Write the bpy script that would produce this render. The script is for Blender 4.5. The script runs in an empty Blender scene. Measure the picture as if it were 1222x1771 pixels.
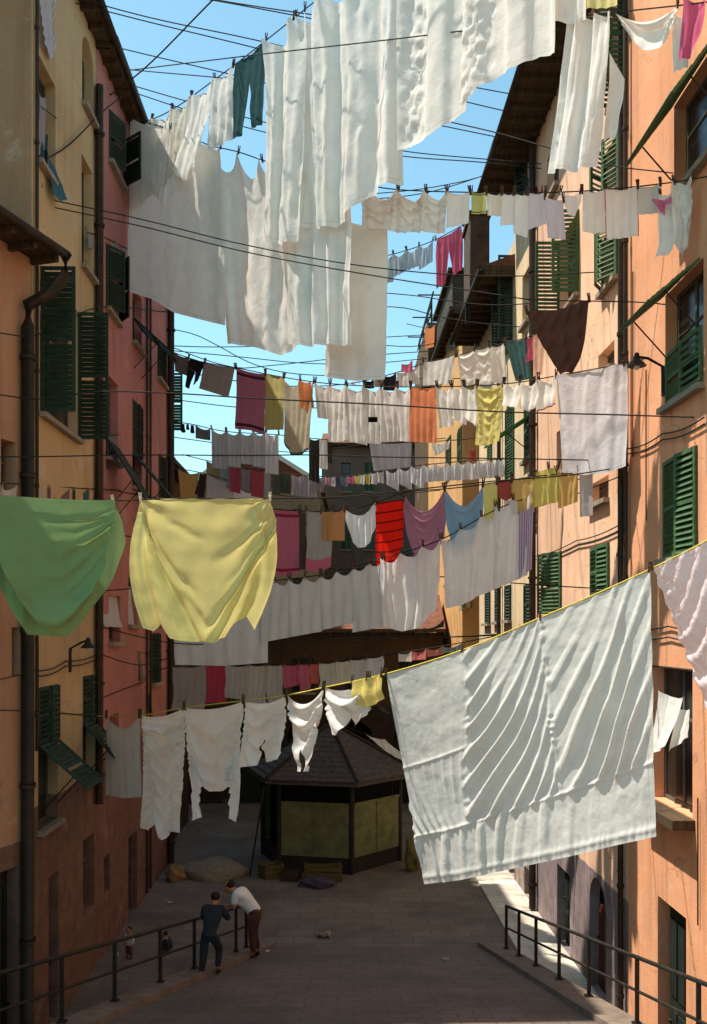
import bpy, bmesh, math, random
import numpy as np
from mathutils import Vector, Matrix
R = math.radians
scene = bpy.context.scene
COL = bpy.data.collections.new('street'); scene.collection.children.link(COL)
F, CX, HY, CAMZ = 1600.0, 611.0, 1090.0, 7.0     # focal length and horizon in photograph pixels, eye height in metres
def P(px, py, d): return np.array([(px-CX)/F*d, d, CAMZ+(HY-py)/F*d])
def srgb(h):
    h = h.lstrip('#'); v = [int(h[i:i+2], 16)/255 for i in (0, 2, 4)]
    return [c/12.92 if c <= .04045 else ((c+.055)/1.055)**2.4 for c in v]+[1]
# ------------------------------------------------------------------ objects
def tag(o, label=None, cat=None, group=None, kind=None):
    if label: o['label'] = label
    if cat: o['category'] = cat
    if group: o['group'] = group
    if kind: o['kind'] = kind
    return o
def link(o, parent=None):
    COL.objects.link(o)
    if parent: o.parent = parent
    return o
def empty(name, loc, label, cat, group=None):
    o = bpy.data.objects.new(name, None); o.empty_display_size = .2
    o.location = loc; link(o); return tag(o, label, cat, group)
def wpos(o):
    v = Vector(o.location)
    while o.parent: o = o.parent; v += Vector(o.location)
    return v
class MB:
    def __init__(s): s.v = []; s.f = []; s.mi = []; s.uv = []; s.cur = 0
    def quad(s, pts):
        n = len(s.v); s.v += [tuple(p) for p in pts]; s.f.append(tuple(range(n, n+len(pts)))); s.mi.append(s.cur)
    def hexa(s, c):                         # eight corners: bottom loop 0-3, top loop 4-7
        n = len(s.v); s.v += [tuple(p) for p in c]
        for f in ((0,3,2,1),(4,5,6,7),(0,1,5,4),(1,2,6,5),(2,3,7,6),(3,0,4,7)):
            s.f.append(tuple(n+i for i in f)); s.mi.append(s.cur)
    def obox(s, o, u, v, w):                # origin corner and three edge vectors
        o, u, v, w = map(np.array, (o, u, v, w))
        s.hexa([o, o+u, o+u+v, o+v, o+w, o+u+w, o+u+v+w, o+v+w])
    def box(s, a, b):
        s.obox(a, (b[0]-a[0],0,0), (0,b[1]-a[1],0), (0,0,b[2]-a[2]))
    def tube(s, pts, r, k=6, cap=True):
        pts = [np.array(p, float) for p in pts]; n0 = len(s.v); m = len(pts)
        rr = r if hasattr(r, '__len__') else [r]*m
        up = np.array([0,0,1.])
        for i, p in enumerate(pts):
            t = pts[min(i+1, m-1)]-pts[max(i-1, 0)]; t = t/(np.linalg.norm(t)+1e-9)
            a = np.cross(t, up)
            if np.linalg.norm(a) < .05: a = np.cross(t, np.array([1.,0,0]))
            a /= np.linalg.norm(a); b = np.cross(a, t)
            for j in range(k):
                an = 2*math.pi*j/k; s.v.append(tuple(p+rr[i]*(math.cos(an)*a+math.sin(an)*b)))
        for i in range(m-1):
            for j in range(k):
                s.f.append((n0+i*k+j, n0+i*k+(j+1)%k, n0+(i+1)*k+(j+1)%k, n0+(i+1)*k+j)); s.mi.append(s.cur)
        if cap:
            s.f.append(tuple(n0+j for j in range(k))); s.mi.append(s.cur)
            s.f.append(tuple(n0+(m-1)*k+k-1-j for j in range(k))); s.mi.append(s.cur)
    def blob(s, c, rad, seed=0, sub=2, amp=.15):
        bm = bmesh.new(); bmesh.ops.create_icosphere(bm, subdivisions=sub, radius=1)
        rs = np.random.RandomState(seed); ph = rs.rand(6)*6
        n0 = len(s.v)
        for v in bm.verts:
            k = 1+amp*(math.sin(3*v.co.x+ph[0])*math.sin(4*v.co.y+ph[1])+.6*math.sin(7*v.co.z+ph[2]+5*v.co.x))
            s.v.append((c[0]+rad[0]*v.co.x*k, c[1]+rad[1]*v.co.y*k, c[2]+rad[2]*v.co.z*k))
        bm.verts.index_update()
        for f in bm.faces: s.f.append(tuple(n0+v.index for v in f.verts)); s.mi.append(s.cur)
        bm.free()
    def build(s, name, mats, parent=None, loc=None, smooth=False, kind=None, label=None):
        me = bpy.data.meshes.new(name)
        o = bpy.data.objects.new(name, me)
        base = np.zeros(3)
        if loc is not None: base = np.array(loc, float)
        elif parent is not None: base = np.array(wpos(parent))
        vv = np.array(s.v)-base
        me.from_pydata(vv.tolist(), [], s.f)
        if not isinstance(mats, (list, tuple)): mats = [mats]
        for m in mats: me.materials.append(m)
        me.polygons.foreach_set('material_index', s.mi)
        if smooth: me.polygons.foreach_set('use_smooth', [True]*len(s.f))
        me.update()
        if loc is not None and parent is None: o.location = loc
        if loc is not None and parent is not None: o.location = Vector(loc)-wpos(parent)
        link(o, parent)
        if kind: o['kind'] = kind
        if label: o['label'] = label
        return o
# ------------------------------------------------------------------ materials
class NT:
    def __init__(s, name):
        s.m = bpy.data.materials.new(name); s.m.use_nodes = True; s.t = s.m.node_tree; s.t.nodes.clear()
        s.out = s.n('ShaderNodeOutputMaterial')
    def n(s, t, **k):
        nd = s.t.nodes.new(t)
        for a, b in k.items():
            if a.startswith('i_'):
                key = a[2:].replace('_', ' ')
                nd.inputs[int(key) if key.isdigit() else key].default_value = b
            else: setattr(nd, a, b)
        return nd
    def l(s, a, b): s.t.links.new(a, b)
    def coord(s, out='Object', scale=(1,1,1)):
        tc = s.n('ShaderNodeTexCoord'); mp = s.n('ShaderNodeMapping'); mp.inputs['Scale'].default_value = scale
        s.l(tc.outputs[out], mp.inputs['Vector']); return mp.outputs['Vector']
    def noise(s, vec, scale, detail=4, rough=.55, dist=0):
        nd = s.n('ShaderNodeTexNoise'); nd.inputs['Scale'].default_value = scale; nd.inputs['Detail'].default_value = detail
        nd.inputs['Roughness'].default_value = rough; nd.inputs['Distortion'].default_value = dist; s.l(vec, nd.inputs['Vector']); return nd.outputs['Fac']
    def ramp(s, fac, stops):
        nd = s.n('ShaderNodeValToRGB'); e = nd.color_ramp.elements
        while len(e) < len(stops): e.new(.5)
        for el, (p, c) in zip(e, stops): el.position = p; el.color = c if hasattr(c, '__len__') else (c, c, c, 1)
        s.l(fac, nd.inputs[0]); return nd.outputs[0]
    def mix(s, fac, a, b, mode='MIX'):
        nd = s.n('ShaderNodeMix', data_type='RGBA', blend_type=mode)
        for sock, v in ((nd.inputs[0], fac), (nd.inputs[6], a), (nd.inputs[7], b)):
            if hasattr(v, 'is_linked'): s.l(v, sock)
            else: sock.default_value = v
        return nd.outputs[2]
    def math(s, op, a, b=0, c=0):
        nd = s.n('ShaderNodeMath', operation=op)
        for i, v in enumerate((a, b, c)):
            if hasattr(v, 'is_linked'): s.l(v, nd.inputs[i])
            else: nd.inputs[i].default_value = v
        return nd.outputs[0]
    def bump(s, h, strength, dist):
        nd = s.n('ShaderNodeBump'); nd.inputs['Strength'].default_value = strength; nd.inputs['Distance'].default_value = dist
        s.l(h, nd.inputs['Height']); return nd.outputs['Normal']
    def pbsdf(s, col, rough=.8, nrm=None, spec=.3, metal=0):
        b = s.n('ShaderNodeBsdfPrincipled')
        if hasattr(col, 'is_linked'): s.l(col, b.inputs['Base Color'])
        else: b.inputs['Base Color'].default_value = col
        if hasattr(rough, 'is_linked'): s.l(rough, b.inputs['Roughness'])
        else: b.inputs['Roughness'].default_value = rough
        b.inputs['Specular IOR Level'].default_value = spec; b.inputs['Metallic'].default_value = metal
        if nrm: s.l(nrm, b.inputs['Normal'])
        s.l(b.outputs[0], s.out.inputs[0]); return b
def scalec(c, k): return [min(1, x*k) for x in c[:3]]+[1]
MC = {}
def plaster(hexc, dado=None, dz=0, dn=0.15, band=None):
    key = ('pl', hexc, dado, dz)
    if key in MC: return MC[key]
    t = NT('plaster'); c = srgb(hexc)
    v = t.coord('Object'); vs = t.coord('Object', (1.3, 1.3, .12))
    big = t.noise(v, .45, 5, .6); mid = t.noise(v, 2.6, 6, .65); fine = t.noise(v, 22, 4, .6); st = t.noise(vs, 2.2, 5, .6)
    col = t.mix(t.ramp(big, [(.36, 0), (.66, 1)]), scalec(c, .84), scalec(c, 1.1))
    warm = [min(1, c[0]*1.06), c[1]*.86, c[2]*.72, 1]
    col = t.mix(t.math('MULTIPLY', t.ramp(mid, [(.45, 0), (.75, 1)]), .6), col, warm)
    if dado:
        dc = srgb(dado)
        sp = t.n('ShaderNodeSeparateXYZ'); tc = t.n('ShaderNodeTexCoord'); t.l(tc.outputs['Object'], sp.inputs[0])
        edge = t.math('ADD', sp.outputs[2], t.math('MULTIPLY', t.math('SUBTRACT', mid, .5), dn))
        fac = t.math('LESS_THAN', edge, dz)
        dcol = t.mix(t.ramp(mid, [(.35, 0), (.7, 1)]), scalec(dc, .75), scalec(dc, 1.2))
        col = t.mix(fac, col, dcol)
    stain = t.ramp(st, [(.52, 0), (.74, 1)])
    col = t.mix(t.math('MULTIPLY', stain, .55), col, t.mix(.5, col, (.06, .045, .03, 1), 'MULTIPLY'))
    patch = t.ramp(t.noise(v, 1.1, 7, .72), [(.66, 0), (.69, 1)])
    col = t.mix(t.math('MULTIPLY', patch, .45), col, scalec(c, .5))
    cr = t.n('ShaderNodeTexVoronoi', feature='DISTANCE_TO_EDGE'); cr.inputs['Scale'].default_value = .55; wv = t.n('ShaderNodeVectorMath', operation='ADD'); nz = t.n('ShaderNodeTexNoise'); nz.inputs['Scale'].default_value = 1.6; nz.inputs['Detail'].default_value = 5; t.l(v, nz.inputs['Vector']); t.l(v, wv.inputs[0]); t.l(nz.outputs['Color'], wv.inputs[1]); t.l(wv.outputs[0], cr.inputs['Vector'])
    crack = t.math('MULTIPLY', t.math('LESS_THAN', cr.outputs['Distance'], .006), t.ramp(big, [(.5, 0), (.6, 1)]))
    col = t.mix(t.math('MULTIPLY', crack, .6), col, scalec(c, .3))
    pale = t.ramp(t.noise(v, .8, 6, .7, .4), [(.6, 0), (.66, 1)])
    col = t.mix(t.math('MULTIPLY', pale, .3), col, t.mix(.5, col, (.75, .7, .62, 1)))
    n = t.bump(t.math('ADD', t.math('ADD', t.math('MULTIPLY', fine, .4), mid), t.math('MULTIPLY', patch, -.5)), .4, .03)
    t.pbsdf(col, .92, n, .15); MC[key] = t.m; return t.m
def simple(hexc, rough=.7, var=.3, scale=6, metal=0, bump=.1, spec=.3, name='paint', stretch=(1,1,1)):
    key = ('s', hexc, rough, var, scale, metal, name)
    if key in MC: return MC[key]
    t = NT(name); c = srgb(hexc); v = t.coord('Object', stretch); f = t.noise(v, scale, 5, .65)
    col = t.mix(t.ramp(f, [(.3, 0), (.7, 1)]), scalec(c, 1-var), scalec(c, 1+var))
    t.pbsdf(col, rough, t.bump(t.noise(v, scale*5, 3), bump, .01), spec, metal); MC[key] = t.m; return t.m
def fabric(hexc, mode=None, hex2=None, trans=.3, puck=False, bump=.3):
    key = ('f', hexc, mode, hex2, trans, puck, bump)
    if key in MC: return MC[key]
    t = NT('cotton'); c = srgb(hexc)
    if hexc != '#f0281c':                      # sun-faded dyes
        lum = .25*c[0]+.6*c[1]+.15*c[2]; c = [x*.86+lum*.14+.008 for x in c[:3]]+[1]
    v = t.coord('UV'); ob = t.coord('Object')
    f = t.noise(ob, 3.5, 4, .6)
    col = t.mix(t.ramp(f, [(.3, 0), (.7, 1)]), scalec(c, .93), scalec(c, 1.04))
    if mode:
        sp = t.n('ShaderNodeSeparateXYZ'); t.l(v, sp.inputs[0]); x, y = sp.outputs[0], sp.outputs[1]
        c2 = srgb(hex2)
        if mode == 'stripes':
            w = t.math('FRACT', t.math('MULTIPLY', y, 7.0)); fac = t.math('LESS_THAN', w, .16)
        elif mode == 'vstripes':
            w = t.math('FRACT', t.math('MULTIPLY', x, 6.0)); fac = t.math('LESS_THAN', w, .4)
        elif mode == 'sides':
            w = t.math('ABSOLUTE', t.math('SUBTRACT', x, .5)); fac = t.math('GREATER_THAN', w, .475)
        elif mode == 'hem': fac = t.math('GREATER_THAN', y, .8)
        elif mode == 'thinhem': fac = t.math('GREATER_THAN', y, .96)
        elif mode == 'ends':
            w = t.math('ABSOLUTE', t.math('SUBTRACT', t.math('ABSOLUTE', t.math('SUBTRACT', y, .5)), .42)); fac = t.math('LESS_THAN', w, .025)
        elif mode == 'dots':
            vo = t.n('ShaderNodeTexVoronoi'); vo.inputs['Scale'].default_value = 9; t.l(v, vo.inputs['Vector']); fac = t.math('LESS_THAN', vo.outputs['Distance'], .3)
        elif mode == 'centre':
            w = t.math('ABSOLUTE', t.math('SUBTRACT', x, .5)); fac = t.math('LESS_THAN', w, .02)
        col = t.mix(fac, col, c2)
    sx = t.n('ShaderNodeSeparateXYZ'); t.l(v, sx.inputs[0])
    eu = t.math('SUBTRACT', .5, t.math('ABSOLUTE', t.math('SUBTRACT', sx.outputs[0], .5))); ev = t.math('SUBTRACT', .5, t.math('ABSOLUTE', t.math('SUBTRACT', sx.outputs[1], .5))); ed = t.math('MINIMUM', eu, ev)
    hem = t.math('LESS_THAN', t.math('ABSOLUTE', t.math('SUBTRACT', ed, .022)), .0022)
    col = t.mix(t.math('MULTIPLY', hem, .35), col, scalec(c, .55))
    h = t.math('ADD', t.noise(ob, 9, 5, .6, .6), t.math('MULTIPLY', t.noise(ob, 38, 3, .6), .2))
    n = t.bump(h, bump if not puck else .45, .03 if not puck else .04)
    d = t.n('ShaderNodeBsdfDiffuse'); tr = t.n('ShaderNodeBsdfTranslucent'); mx = t.n('ShaderNodeMixShader'); mx.inputs[0].default_value = trans
    t.l(col, d.inputs[0]); t.l(col, tr.inputs[0]); t.l(n, d.inputs['Normal']); t.l(n, tr.inputs['Normal'])
    t.l(d.outputs[0], mx.inputs[1]); t.l(tr.outputs[0], mx.inputs[2]); t.l(mx.outputs[0], t.out.inputs[0])
    MC[key] = t.m; return t.m
M = dict(
    iron=simple('#2a2620', .6, .4, 9, .3, name='iron'), pipe=simple('#33271c', .6, .4, 5, .2, name='downpipe_metal'),
    rope=simple('#2b2721', .9, .3, 20, name='rope'), yrope=simple('#c9b04a', .8, .2, 20, name='yellow_rope'),
    peg=simple('#4a3524', .8, .4, 30, name='peg_wood'), lpeg=simple('#e8d8b8', .8, .2, 30, name='pale_peg'),
    dark=simple('#15130f', .9, .3, 3, name='dark_interior', spec=.1), glass=simple('#1d211f', .25, .3, 2, name='window_glass', spec=.5),
    soffit=simple('#4a3a28', .9, .5, 2.5, name='eave_boards', stretch=(6, .4, 1)), tile=simple('#6e4532', .9, .4, 4, name='roof_tiles'),
    stone=simple('#8d8271', .9, .25, 4, name='stone_sill'), frame=simple('#5a5346', .8, .3, 6, name='window_frame'),
    door=simple('#5a2a18', .7, .4, 4, name='door_wood', stretch=(4, 4, .5)), gdoor=simple('#1c241c', .7, .4, 4, name='dark_door'),
)
def shutter_mat(hexc='#2f6a3f'):
    return simple(hexc, .75, .35, 5, name='shutter_paint', stretch=(1, 1, 3))
# ------------------------------------------------------------------ houses
class Fac:
    """a facade line in plan from A (near) to B (far); s runs along it, o towards the street"""
    def __init__(s, A, B, side):
        s.A = np.array(A, float); s.B = np.array(B, float); d = s.B-s.A; s.L = np.linalg.norm(d); s.t = d/s.L
        s.n = np.array([s.t[1], -s.t[0]]) if side == 'left' else np.array([-s.t[1], s.t[0]])
        s.side = side
    def s_px(s, px):
        k = (px-CX)/F; dd = s.B-s.A
        return s.L*(k*s.A[1]-s.A[0])/(dd[0]-k*dd[1])
    def d_px(s, px): return s.A[1]+s.t[1]*s.s_px(px)
    def z(s, px, py): return CAMZ+(HY-py)/F*s.d_px(px)
    def p(s, u, z, o=0.): q = s.A+s.t*u+s.n*o; return np.array([q[0], q[1], z])
    def T(s): return np.array([s.t[0], s.t[1], 0.])
    def N(s): return np.array([s.n[0], s.n[1], 0.])
Z = np.array([0, 0, 1.])
def leaf(O, u, v, w, h, mats_parent, name='shutter', slat=.085, th=.035, mat=None):
    """a louvred shutter leaf: corner O, width vector u, down vector v (unit), slats real"""
    u = np.array(u, float); u /= np.linalg.norm(u); v = np.array(v, float); v /= np.linalg.norm(v); nn = np.cross(u, v)
    mb = MB(); fr = min(.06, w*.16); O = np.array(O, float)
    mb.obox(O, u*fr, v*h, nn*th); mb.obox(O+u*(w-fr), u*fr, v*h, nn*th)
    for y in (0, h*.5-fr/2, h-fr): mb.obox(O+u*fr+v*y+nn*.002, u*(w-2*fr), v*fr, nn*(th-.004))
    k = max(3, int(h/slat))
    for i in range(k):
        y = (i+.15)*h/k
        if y < fr or y > h-fr or abs(y-h/2) < fr*.8: continue
        mb.obox(O+u*fr*.9+v*y-nn*.006, u*(w-1.8*fr), v*(h/k*.75)+nn*(th*1.2), nn*.012-v*.008)
    return mb.build(name, mat or shutter_mat(), mats_parent)
def house(name, label, fac, zt, ops, mat, depth=7., eave=None, gutter=True, group='tall houses lining the street', roofmat=None, zb=-.3, endmat=None):
    """front wall with real openings; ops: dicts s0,s1,z0,z1,mode,..."""
    base = fac.p(fac.L/2, 0, -depth/2)
    root = empty(name, base, label, 'house', group)
    ss = sorted({0., fac.L}|{x for o in ops for x in (o['s0'], o['s1'])}); ss = [x for x in ss if 0 <= x <= fac.L]
    zs = sorted({zb, zt}|{x for o in ops for x in (o['z0'], o['z1'])})
    mb = MB(); RV = .2
    def inside(a, b): return any(o['s0'] < a < o['s1'] and o['z0'] < b < o['z1'] for o in ops)
    for i in range(len(ss)-1):
        for j in range(len(zs)-1):
            if ss[i+1]-ss[i] < 1e-4 or zs[j+1]-zs[j] < 1e-4: continue
            if inside((ss[i]+ss[i+1])/2, (zs[j]+zs[j+1])/2): continue
            mb.quad([fac.p(ss[i], zs[j]), fac.p(ss[i+1], zs[j]), fac.p(ss[i+1], zs[j+1]), fac.p(ss[i], zs[j+1])])
    for o in ops:
        a, b, c, d = max(0, o['s0']), min(fac.L, o['s1']), o['z0'], o['z1']
        mb.quad([fac.p(a, c), fac.p(a, c, -RV), fac.p(a, d, -RV), fac.p(a, d)]); mb.quad([fac.p(b, c), fac.p(b, d), fac.p(b, d, -RV), fac.p(b, c, -RV)])
        mb.quad([fac.p(a, d), fac.p(a, d, -RV), fac.p(b, d, -RV), fac.p(b, d)]); mb.quad([fac.p(a, c), fac.p(b, c), fac.p(b, c, -RV), fac.p(a, c, -RV)])
        if o.get('arch'):                     # rounded head: two spandrels closing the corners
            w = (b-a)/2; k = 10
            for sgn in (-1, 1):
                pts = [(a+w+sgn*w*math.cos(math.pi/2*i/k), d-w+w*math.sin(math.pi/2*i/k)) for i in range(k+1)]
                for (x0, y0), (x1, y1) in zip(pts, pts[1:]):
                    mb.quad([fac.p(x0, y0), fac.p(x1, y1), fac.p(x1, d), fac.p(x0, d)])
                    mb.quad([fac.p(x0, y0), fac.p(x0, y0, -RV), fac.p(x1, y1, -RV), fac.p(x1, y1)])
    L = fac.L
    em = MB() if endmat else mb
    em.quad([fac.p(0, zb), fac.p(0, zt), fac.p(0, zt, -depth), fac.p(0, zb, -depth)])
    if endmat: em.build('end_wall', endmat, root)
   
    mb.quad([fac.p(L, zb), fac.p(L, zb, -depth), fac.p(L, zt, -depth), fac.p(L, zt)])
    mb.quad([fac.p(0, zb, -depth), fac.p(0, zt, -depth), fac.p(L, zt, -depth), fac.p(L, zb, -depth)])
    mb.quad([fac.p(0, zt), fac.p(L, zt), fac.p(L, zt, -depth), fac.p(0, zt, -depth)])
    mb.build('wall', mat, root, loc=None)
    for o in ops: opening(root, fac, o)
    if eave is not None:
        rb = MB(); e0 = o_e0 = -.05; zt2 = zt+.02
        rb.obox(fac.p(e0, zt2, -depth), fac.T()*(L+.1), fac.N()*(depth+eave), Z*.14)
        # pitched tiles
        a, b = fac.p(e0, zt2+.14, eave), fac.p(L+.05, zt2+.14, eave); c, d = fac.p(e0, zt2+.14, -depth), fac.p(L+.05, zt2+.14, -depth)
        r0, r1 = fac.p(e0, zt2+1.6, -depth/2+eave/2), fac.p(L+.05, zt2+1.6, -depth/2+eave/2)
        rb.cur = 1
        rb.quad([a, b, r1, r0]); rb.quad([c, r0, r1, d]); rb.quad([a, r0, c]); rb.quad([b, d, r1])
        rb.cur = 0
        k = int(L/.55)
        for i in range(k+1): rb.obox(fac.p(i*L/k-.04, zt-.1, .01), fac.T()*.08, fac.N()*(eave-.06), Z*.115)
        rf = rb.build('roof', [M['soffit'], M['tile']], root)
        if gutter:
            g = MB(); g.tube([fac.p(e0-.05, zt+.06, eave+.07), fac.p(L+.1, zt+.02, eave+.07)], .075, 8)
            g.build('gutter', M['pipe'], rf, smooth=True)
    return root
def opening(root, fac, o):
    a, b, c, d = o['s0'], o['s1'], o['z0'], o['z1']; w, h = b-a, d-c; mode = o.get('mode', 'dark'); sm = shutter_mat(o.get('col', '#43603c'))
    RV = .2
    if mode == 'door':
        mb = MB(); mb.obox(fac.p(a+.06, c, -RV+.03), fac.T()*(w-.12), Z*(h-.06-(w*.5 if o.get('arch') else 0)), -fac.N()*.05)
        for i in range(3):
            for (y0, y1) in ((.08, .42), (.5, .92)):
                hh = h-.06-(w*.5 if o.get('arch') else 0)
                mb.obox(fac.p(a+.1+i*(w-.2)/3+.03, c+hh*y0, -RV+.03), fac.T()*((w-.2)/3-.06), Z*hh*(y1-y0), fac.N()*.025)
        dr = mb.build('door', M[o.get('dm', 'door')], root)
        k = MB(); k.blob(fac.p(a+w*.85, c+1.0, -RV+.07), (.035, .035, .035), 1, 1, 0); k.build('handle', M['iron'], dr)
        k = MB()
        k.obox(fac.p(a, c, -RV), fac.T()*w, Z*h, -fac.N()*.02); k.build('door_backing', M['dark'], dr)
        return
    mb = MB(); fw = .06
    mb.obox(fac.p(a, c, -RV+.02), fac.T()*fw, Z*h, -fac.N()*.05); mb.obox(fac.p(b-fw, c, -RV+.02), fac.T()*fw, Z*h, -fac.N()*.05)
    mb.obox(fac.p(a+fw, c, -RV+.018), fac.T()*(w-2*fw), Z*fw, -fac.N()*.046); mb.obox(fac.p(a+fw, d-fw, -RV+.018), fac.T()*(w-2*fw), Z*fw, -fac.N()*.046)
    if w > .7: mb.obox(fac.p(a+w/2-fw/2, c+fw, -RV+.016), fac.T()*fw, Z*(h-2*fw), -fac.N()*.042)
    mb.obox(fac.p(a+fw, c+h*.62, -RV+.014), fac.T()*(w-2*fw), Z*fw*.7, -fac.N()*.038)
    wn = mb.build('window', M['frame'], root)
    pb = MB(); pb.obox(fac.p(a, c, -RV), fac.T()*w, Z*h, -fac.N()*.03); pb.build('pane', M['glass'], wn)
    if o.get('sill', True):
        sb = MB(); sb.obox(fac.p(a-.06, c-.09, -.02), fac.T()*(w+.12), Z*.085, fac.N()*.14); sb.build('sill', M['stone'], wn)
    T, N = fac.T(), fac.N(); rnd = random.Random(int(a*977+c*131))
    def standing(hinge_s, ang, dirn, top=d-.01, hh=h-.02, ww=None):
        ww = ww or (w/2-.01)
        u = T*dirn*math.cos(ang)+N*math.sin(ang)
        leaf(fac.p(hinge_s, top, .012), u, -Z, ww, hh, wn, mat=sm)
    if mode == 'closed':
        standing(a+.004, R(rnd.uniform(1, 5)), 1); standing(b-.004, R(rnd.uniform(1, 5)), -1)
    elif mode == 'ajar':
        standing(a+.004, R(rnd.uniform(18, 35)), 1); standing(b-.004, R(rnd.uniform(30, 60)), -1)
    elif mode == 'open':                      # both leaves swung right back against the wall
        standing(a-.004, R(rnd.uniform(4, 14)), -1); standing(b+.004, R(rnd.uniform(4, 14)), 1)
    elif mode == 'perp':                      # leaves standing out square to the wall
        aw = o.get('aw', w/2)
        standing(a+.004, R(o.get('a0', 90)), 1, ww=aw); standing(b-.004, R(o.get('a1', 88)), -1, ww=aw)
    elif mode == 'flap':                      # lower half closed, upper half propped out, or the other way round
        fh = o['fl']; ang = R(o['fa']); ft = o.get('ft', d-.02)
        if o.get('closed', True):
            if ft > d-.1:
                standing(a+.004, R(2), 1, top=d-fh-.02, hh=h-fh-.04); standing(b-.004, R(3), -1, top=d-fh-.02, hh=h-fh-.04)
            else:
                standing(a+.004, R(2), 1, hh=d-ft-.02); standing(b-.004, R(3), -1, hh=d-ft-.02)
        leaf(fac.p(a+.02, ft, .03), T, -Z*math.cos(ang)+N*math.sin(ang), w-.04, fh, wn, mat=sm)
        for q in (a+.08, b-.08):
            sr = MB(); sr.tube([fac.p(q, ft-fh*1.05, .01), fac.p(q, ft-fh*.7*math.cos(ang), fh*.7*math.sin(ang)+.02)], .012, 5)
            sr.build('stay', M['iron'], wn)
def op(fac, x0, x1, yt, yb, mode='dark', atz=None, **k):
    """opening from photograph pixels; yt and yb are read at px atz (default the middle)"""
    q = atz if atz is not None else (x0+x1)/2
    s0, s1 = sorted((fac.s_px(x0), fac.s_px(x1)))
    z1 = fac.z(q, yt); z0 = fac.z(q, yb) if yb is not None else 0.02
    return dict(s0=max(s0, .05), s1=min(s1, fac.L-.05), z0=z0, z1=z1, mode=mode, **k)
def SP(s, d): return (s-.0194*d, d)
def pipe(name, fac, s, z0, z1, root, r=.055, o=.09):
    mb = MB(); mb.tube([fac.p(s, z0, o), fac.p(s, z1, o)], r, 8)
    z = z0+.6
    while z < z1: mb.tube([fac.p(s, z-.03, o), fac.p(s, z+.03, o)], r*1.35, 8); z += 1.9
    return mb.build(name, M['pipe'], root, smooth=False)
def cables(fac, pts, root, r=.012, n=2, gap=.09):
    for k in range(n):
        mb = MB(); q = [fac.p(fac.s_px(x), fac.z(x, y)-k*gap, .04) for x, y in pts]
        out = []
        for i in range(len(q)-1):
            m = 6
            for j in range(m): out.append(q[i]+(q[i+1]-q[i])*j/m+Z*(-.05*math.sin(math.pi*j/m)))
        out.append(q[-1]); mb.tube(out, r, 5); mb.build('wall_cable', M['iron'], root)

# right-hand side, from the camera outwards
fR1 = Fac(SP(5, 3.2), SP(5, 15.8), 'right'); fR2 = Fac(SP(5, 15.83), SP(5, 23.2), 'right'); fR2b = Fac(SP(5, 23.23), SP(5, 25.8), 'right'); fR3 = Fac(SP(5, 25.83), SP(5, 32.2), 'right')
fR4 = Fac(SP(4.6, 33.6), SP(4.6, 45.9), 'right'); fR5 = Fac(SP(4.6, 46), SP(4.6, 53.7), 'right')
ops = [op(fR1, 1165, 1262, 185, 345, 'flap', 1165, fl=1.12, fa=37, closed=False), op(fR1, 1150, 1216, 512, 706, 'flap', 1150, fl=.9, fa=50),
       op(fR1, 1146, 1206, 800, 968, 'closed', 1146), op(fR1, 1128, 1197, 1150, 1378, 'dark', 1128, sill=False),
       op(fR1, 1137, 1186, 1548, None, 'door', 1137, dm='gdoor'), op(fR1, 1262, 1420, 700, 900, 'closed', 1262)]
R1 = house('apartment_house', 'orange plastered house beside the camera with propped green shutters', fR1, 19.2, ops, plaster('#dc9f78', '#d79a62', 0), eave=.5)
mb = MB(); s0, s1 = fR1.s_px(1128), fR1.s_px(1197); zl = fR1.z(1128, 1378)
mb.obox(fR1.p(min(s0, s1)-.1, zl-.16, -.1), fR1.T()*(abs(s1-s0)+.25), fR1.N()*.42, Z*.14); mb.build('ledge', M['soffit'], R1)
cables(fR1, [(1090, 776), (1150, 750), (1222, 722)], R1); cables(fR1, [(1088, 1084), (1160, 1083), (1230, 1080)], R1, gap=.16)
pipe('downpipe', fR1, fR1.L-.12, 7.3, 18.2, R1, .04)
for px, y0, y1 in ((1097, 470, 790), (1120, 640, 900), (1210, 1380, 1600)): 
    s_ = fR1.s_px(px); mb = MB(); mb.tube([fR1.p(s_, fR1.z(px, y1), .03), fR1.p(s_, fR1.z(px, y0), .03)], .011, 5); mb.build('wall_cable', M['iron'], R1)

ops = [op(fR2, 1020, 1054, 943, 1032, 'closed'), op(fR2, 947, 971, 957, 1062, 'ajar'), op(fR2, 1046, 1072, 245, 345, 'ajar'), op(fR2, 1041, 1068, 398, 492, 'ajar'),
       op(fR2, 968, 1001, 390, 528, 'perp', aw=.55, a0=85, a1=90), op(fR2, 1034, 1062, 602, 643, 'dark'), op(fR2, 1057, 1082, 5, 165, 'perp', aw=.5),
       op(fR2, 962, 986, 738, 815, 'dark'), op(fR2, 1019, 1047, 1506, None, 'door', 1019, arch=True), op(fR2, 963, 985, 1492, None, 'door', 963, dm='gdoor'),
       op(fR2, 1020, 1052, 830, 868, 'dark'), op(fR2, 1008, 1036, 1130, 1230, 'closed'), op(fR2, 944, 968, 1130, 1240, 'closed'),
       op(fR2, 945, 966, 255, 335, 'dark'), op(fR2, 932, 952, 1300, 1380, 'dark')]
R2 = house('apartment_house', 'peach house with arched brown door and deep brown eave', fR2, 19.2, ops, plaster('#e4ba9a', '#8a7a78', 2.35), eave=.92)
pipe('downpipe', fR2, fR2.L-.25, .1, 19.1, R2, .085, .12); pipe('downpipe', fR2, .12, .1, 19.1, R2, .05)
cables(fR2, [(928, 962), (1000, 935), (1082, 904)], R2); cables(fR2, [(930, 1110), (1086, 1092)], R2)
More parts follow.
